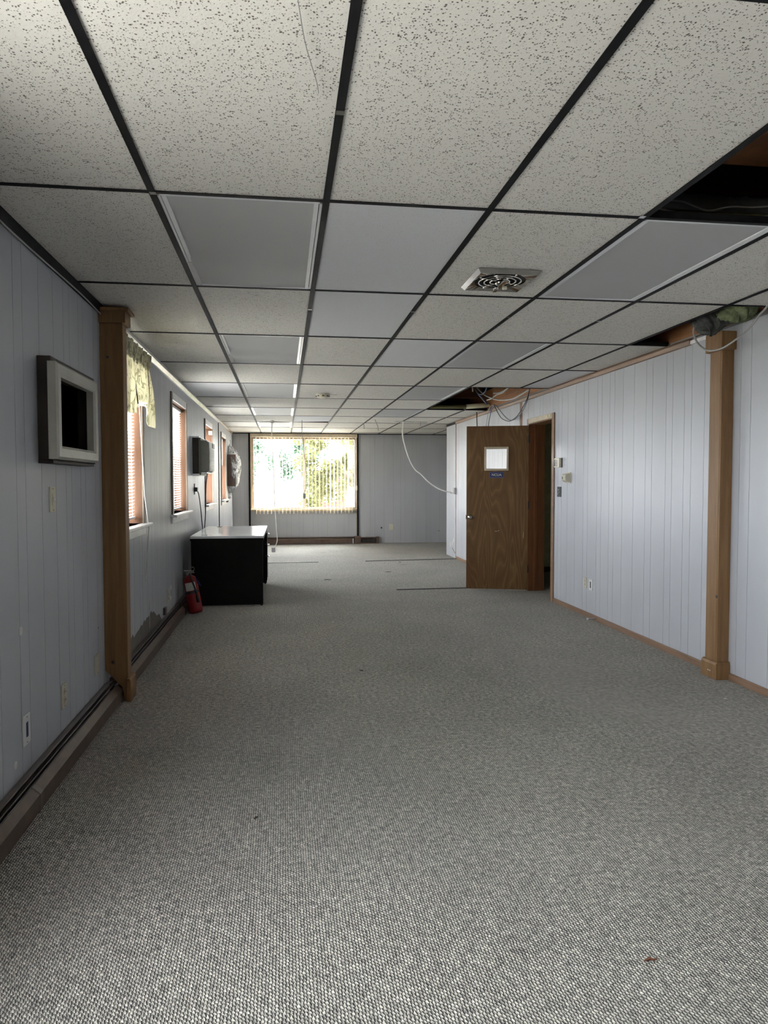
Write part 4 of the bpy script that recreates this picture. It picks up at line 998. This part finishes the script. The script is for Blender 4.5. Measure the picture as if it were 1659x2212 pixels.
cord('cable', 'grey cable looping down in front of the right post', 'cable', [(2.72, 4.47, 2.42), (2.70, 4.465, 2.327), (2.70, 4.474, 2.283), (2.70, 4.429, 2.211), (2.70, 4.348, 2.154), (2.70, 4.256, 2.128), (2.70, 4.14, 2.124), (2.70, 4.017, 2.151), (2.70, 3.901, 2.19), (2.70, 3.804, 2.249), (2.70, 3.734, 2.287), (2.70, 3.70, 2.35)], .006, M['cord_g'])

# debris on the carpet
def scrap(label, x, y, mat, l=.02, ang=0.3):
    d = Vector((math.cos(ang), math.sin(ang), 0))*l; p = Vector((x, y, .004))
    o = MB().tube([p-d, p-d*.3+Vector((.003, .004, .003)), p+d*.4, p+d+Vector((0, 0, .003))], [.002, .004, .003, .0015], 6).build('carpet_scrap', mat); tag(o, label, 'debris')
def onf(px, py):
    d = F_+R_*((px-829.5)/FPX)-U_*((py-1106)/FPX); v = d*(-CZ/d.z); return v.x, v.y
for lab, px, py, mt, l, a in (('dark bit of lint on the carpet nearest the camera, left of centre', 553, 1769, 'debris_d', .010, .8), ('reddish brown thread on the carpet at lower right', 1406, 2077, 'debris_r', .018, .0),
    ('dark twig on the carpet in mid floor', 780, 1450, 'debris_d', .016, 2.4), ('dark flake on the far carpet left of centre', 708, 1253, 'debris_d', .05, .1),
    ('thin scrap on the far carpet before the right seam', 872, 1220, 'rail_beige', .06, .0), ('small dark speck on the far carpet near the seam', 864, 1215, 'debris_d', .02, .3), ('dark flake on the far carpet right of centre', 839, 1236, 'debris_d', .05, .1),
    ('white fleck on the carpet in front of the desk', 720, 1345, 'plaster', .012, .4), ('pale crumb on the carpet near the right post', 1567, 1511, 'plaster', .012, .3)):
    x, y = onf(px, py); scrap(lab, x, y, M[mt], l, a)

# ------------------------------------------------------------------ outdoors
gr = B(-70, 70, -60, 110, -.5, -.40).build('ground_outside', M['ground']); gr['kind'] = 'structure'
def tree(x, y, h, cr, mat, label, n=2600, seed=1, low=.25):
    random.seed(seed)
    t = thing('tree', label, 'tree', (x, y, -.4))
    MB().tube([(x, y, -.4), (x+.08, y, h*.4), (x-.05, y+.1, h*.75)], [.16, .12, .05], 10).build('trunk', M['bark'], t, smooth=True)
    for k in range(5):
        a = k*1.3+seed; MB().tube([(x, y, h*(.3+.07*k)), (x+math.cos(a)*cr*.5, y+math.sin(a)*cr*.4, h*(.5+.07*k)), (x+math.cos(a)*cr*.8, y+math.sin(a)*cr*.6, h*(.6+.07*k))], [.05, .03, .012], 6).build('branch', M['bark'], t)
    cl = [(x+random.uniform(-1, 1)*cr*.8, y+random.uniform(-1, 1)*cr*.7, h*low+random.random()*h*(1-low), random.uniform(.25, .6)) for _ in range(34)]
    m = MB(); n = int(n*2.2)
    for _ in range(n):
        c = random.choice(cl); v = Vector((random.gauss(0, 1), random.gauss(0, 1), random.gauss(0, 1))).normalized()*c[3]*random.random()**.5
        p = Vector(c[:3])+v; a = Vector((random.gauss(0, 1), random.gauss(0, 1), random.gauss(0, .6))).normalized(); b = a.cross(Vector((random.gauss(0, 1), random.gauss(0, 1), random.gauss(0, 1)))).normalized()
        s_ = random.uniform(.045, .085); m.quad(p-a*s_, p+b*s_*.5, p+a*s_, p-b*s_*.5)
    o = m.build('foliage', mat, t); o['kind'] = 'stuff'
tree(-.3, 24, 5.2, 1.9, M['leaf_d'], 'green leafy tree seen through the left half of the far window', 3000, 11)
tree(1.9, 21, 4.6, 2.0, M['leaf_y'], 'yellow green tree filling the right half of the far window', 7500, 23, .10)
tree(3.4, 25, 4.2, 1.6, M['leaf_y'], 'yellow green tree at the right edge of the far window', 3600, 31, .1)
tree(-2.3, 28, 5.0, 1.6, M['leaf_g'], 'pale tree at the left edge of the far window', 1000, 41)
t = thing('house', 'red sided house behind the trees outside the far window', 'house', (3.6, 36, -.4))
B(1.6, 7.5, 36, 41, -.4, 1.9).build('wall', M['barn'], t)
MB().prism([(35.7, 1.9), (38.5, 3.3), (41.3, 1.9)], 1.3, 7.8, 'x').build('roof', M['cord_g'], t)
for x in (2.0, 3.1, 4.3, 5.6): f = B(x, x+.6, 35.95, 36, .3, 1.3).build('window', M['white'], t); B(x+.05, x+.55, 35.94, 35.95, .35, 1.25).build('pane', M['black'], f)
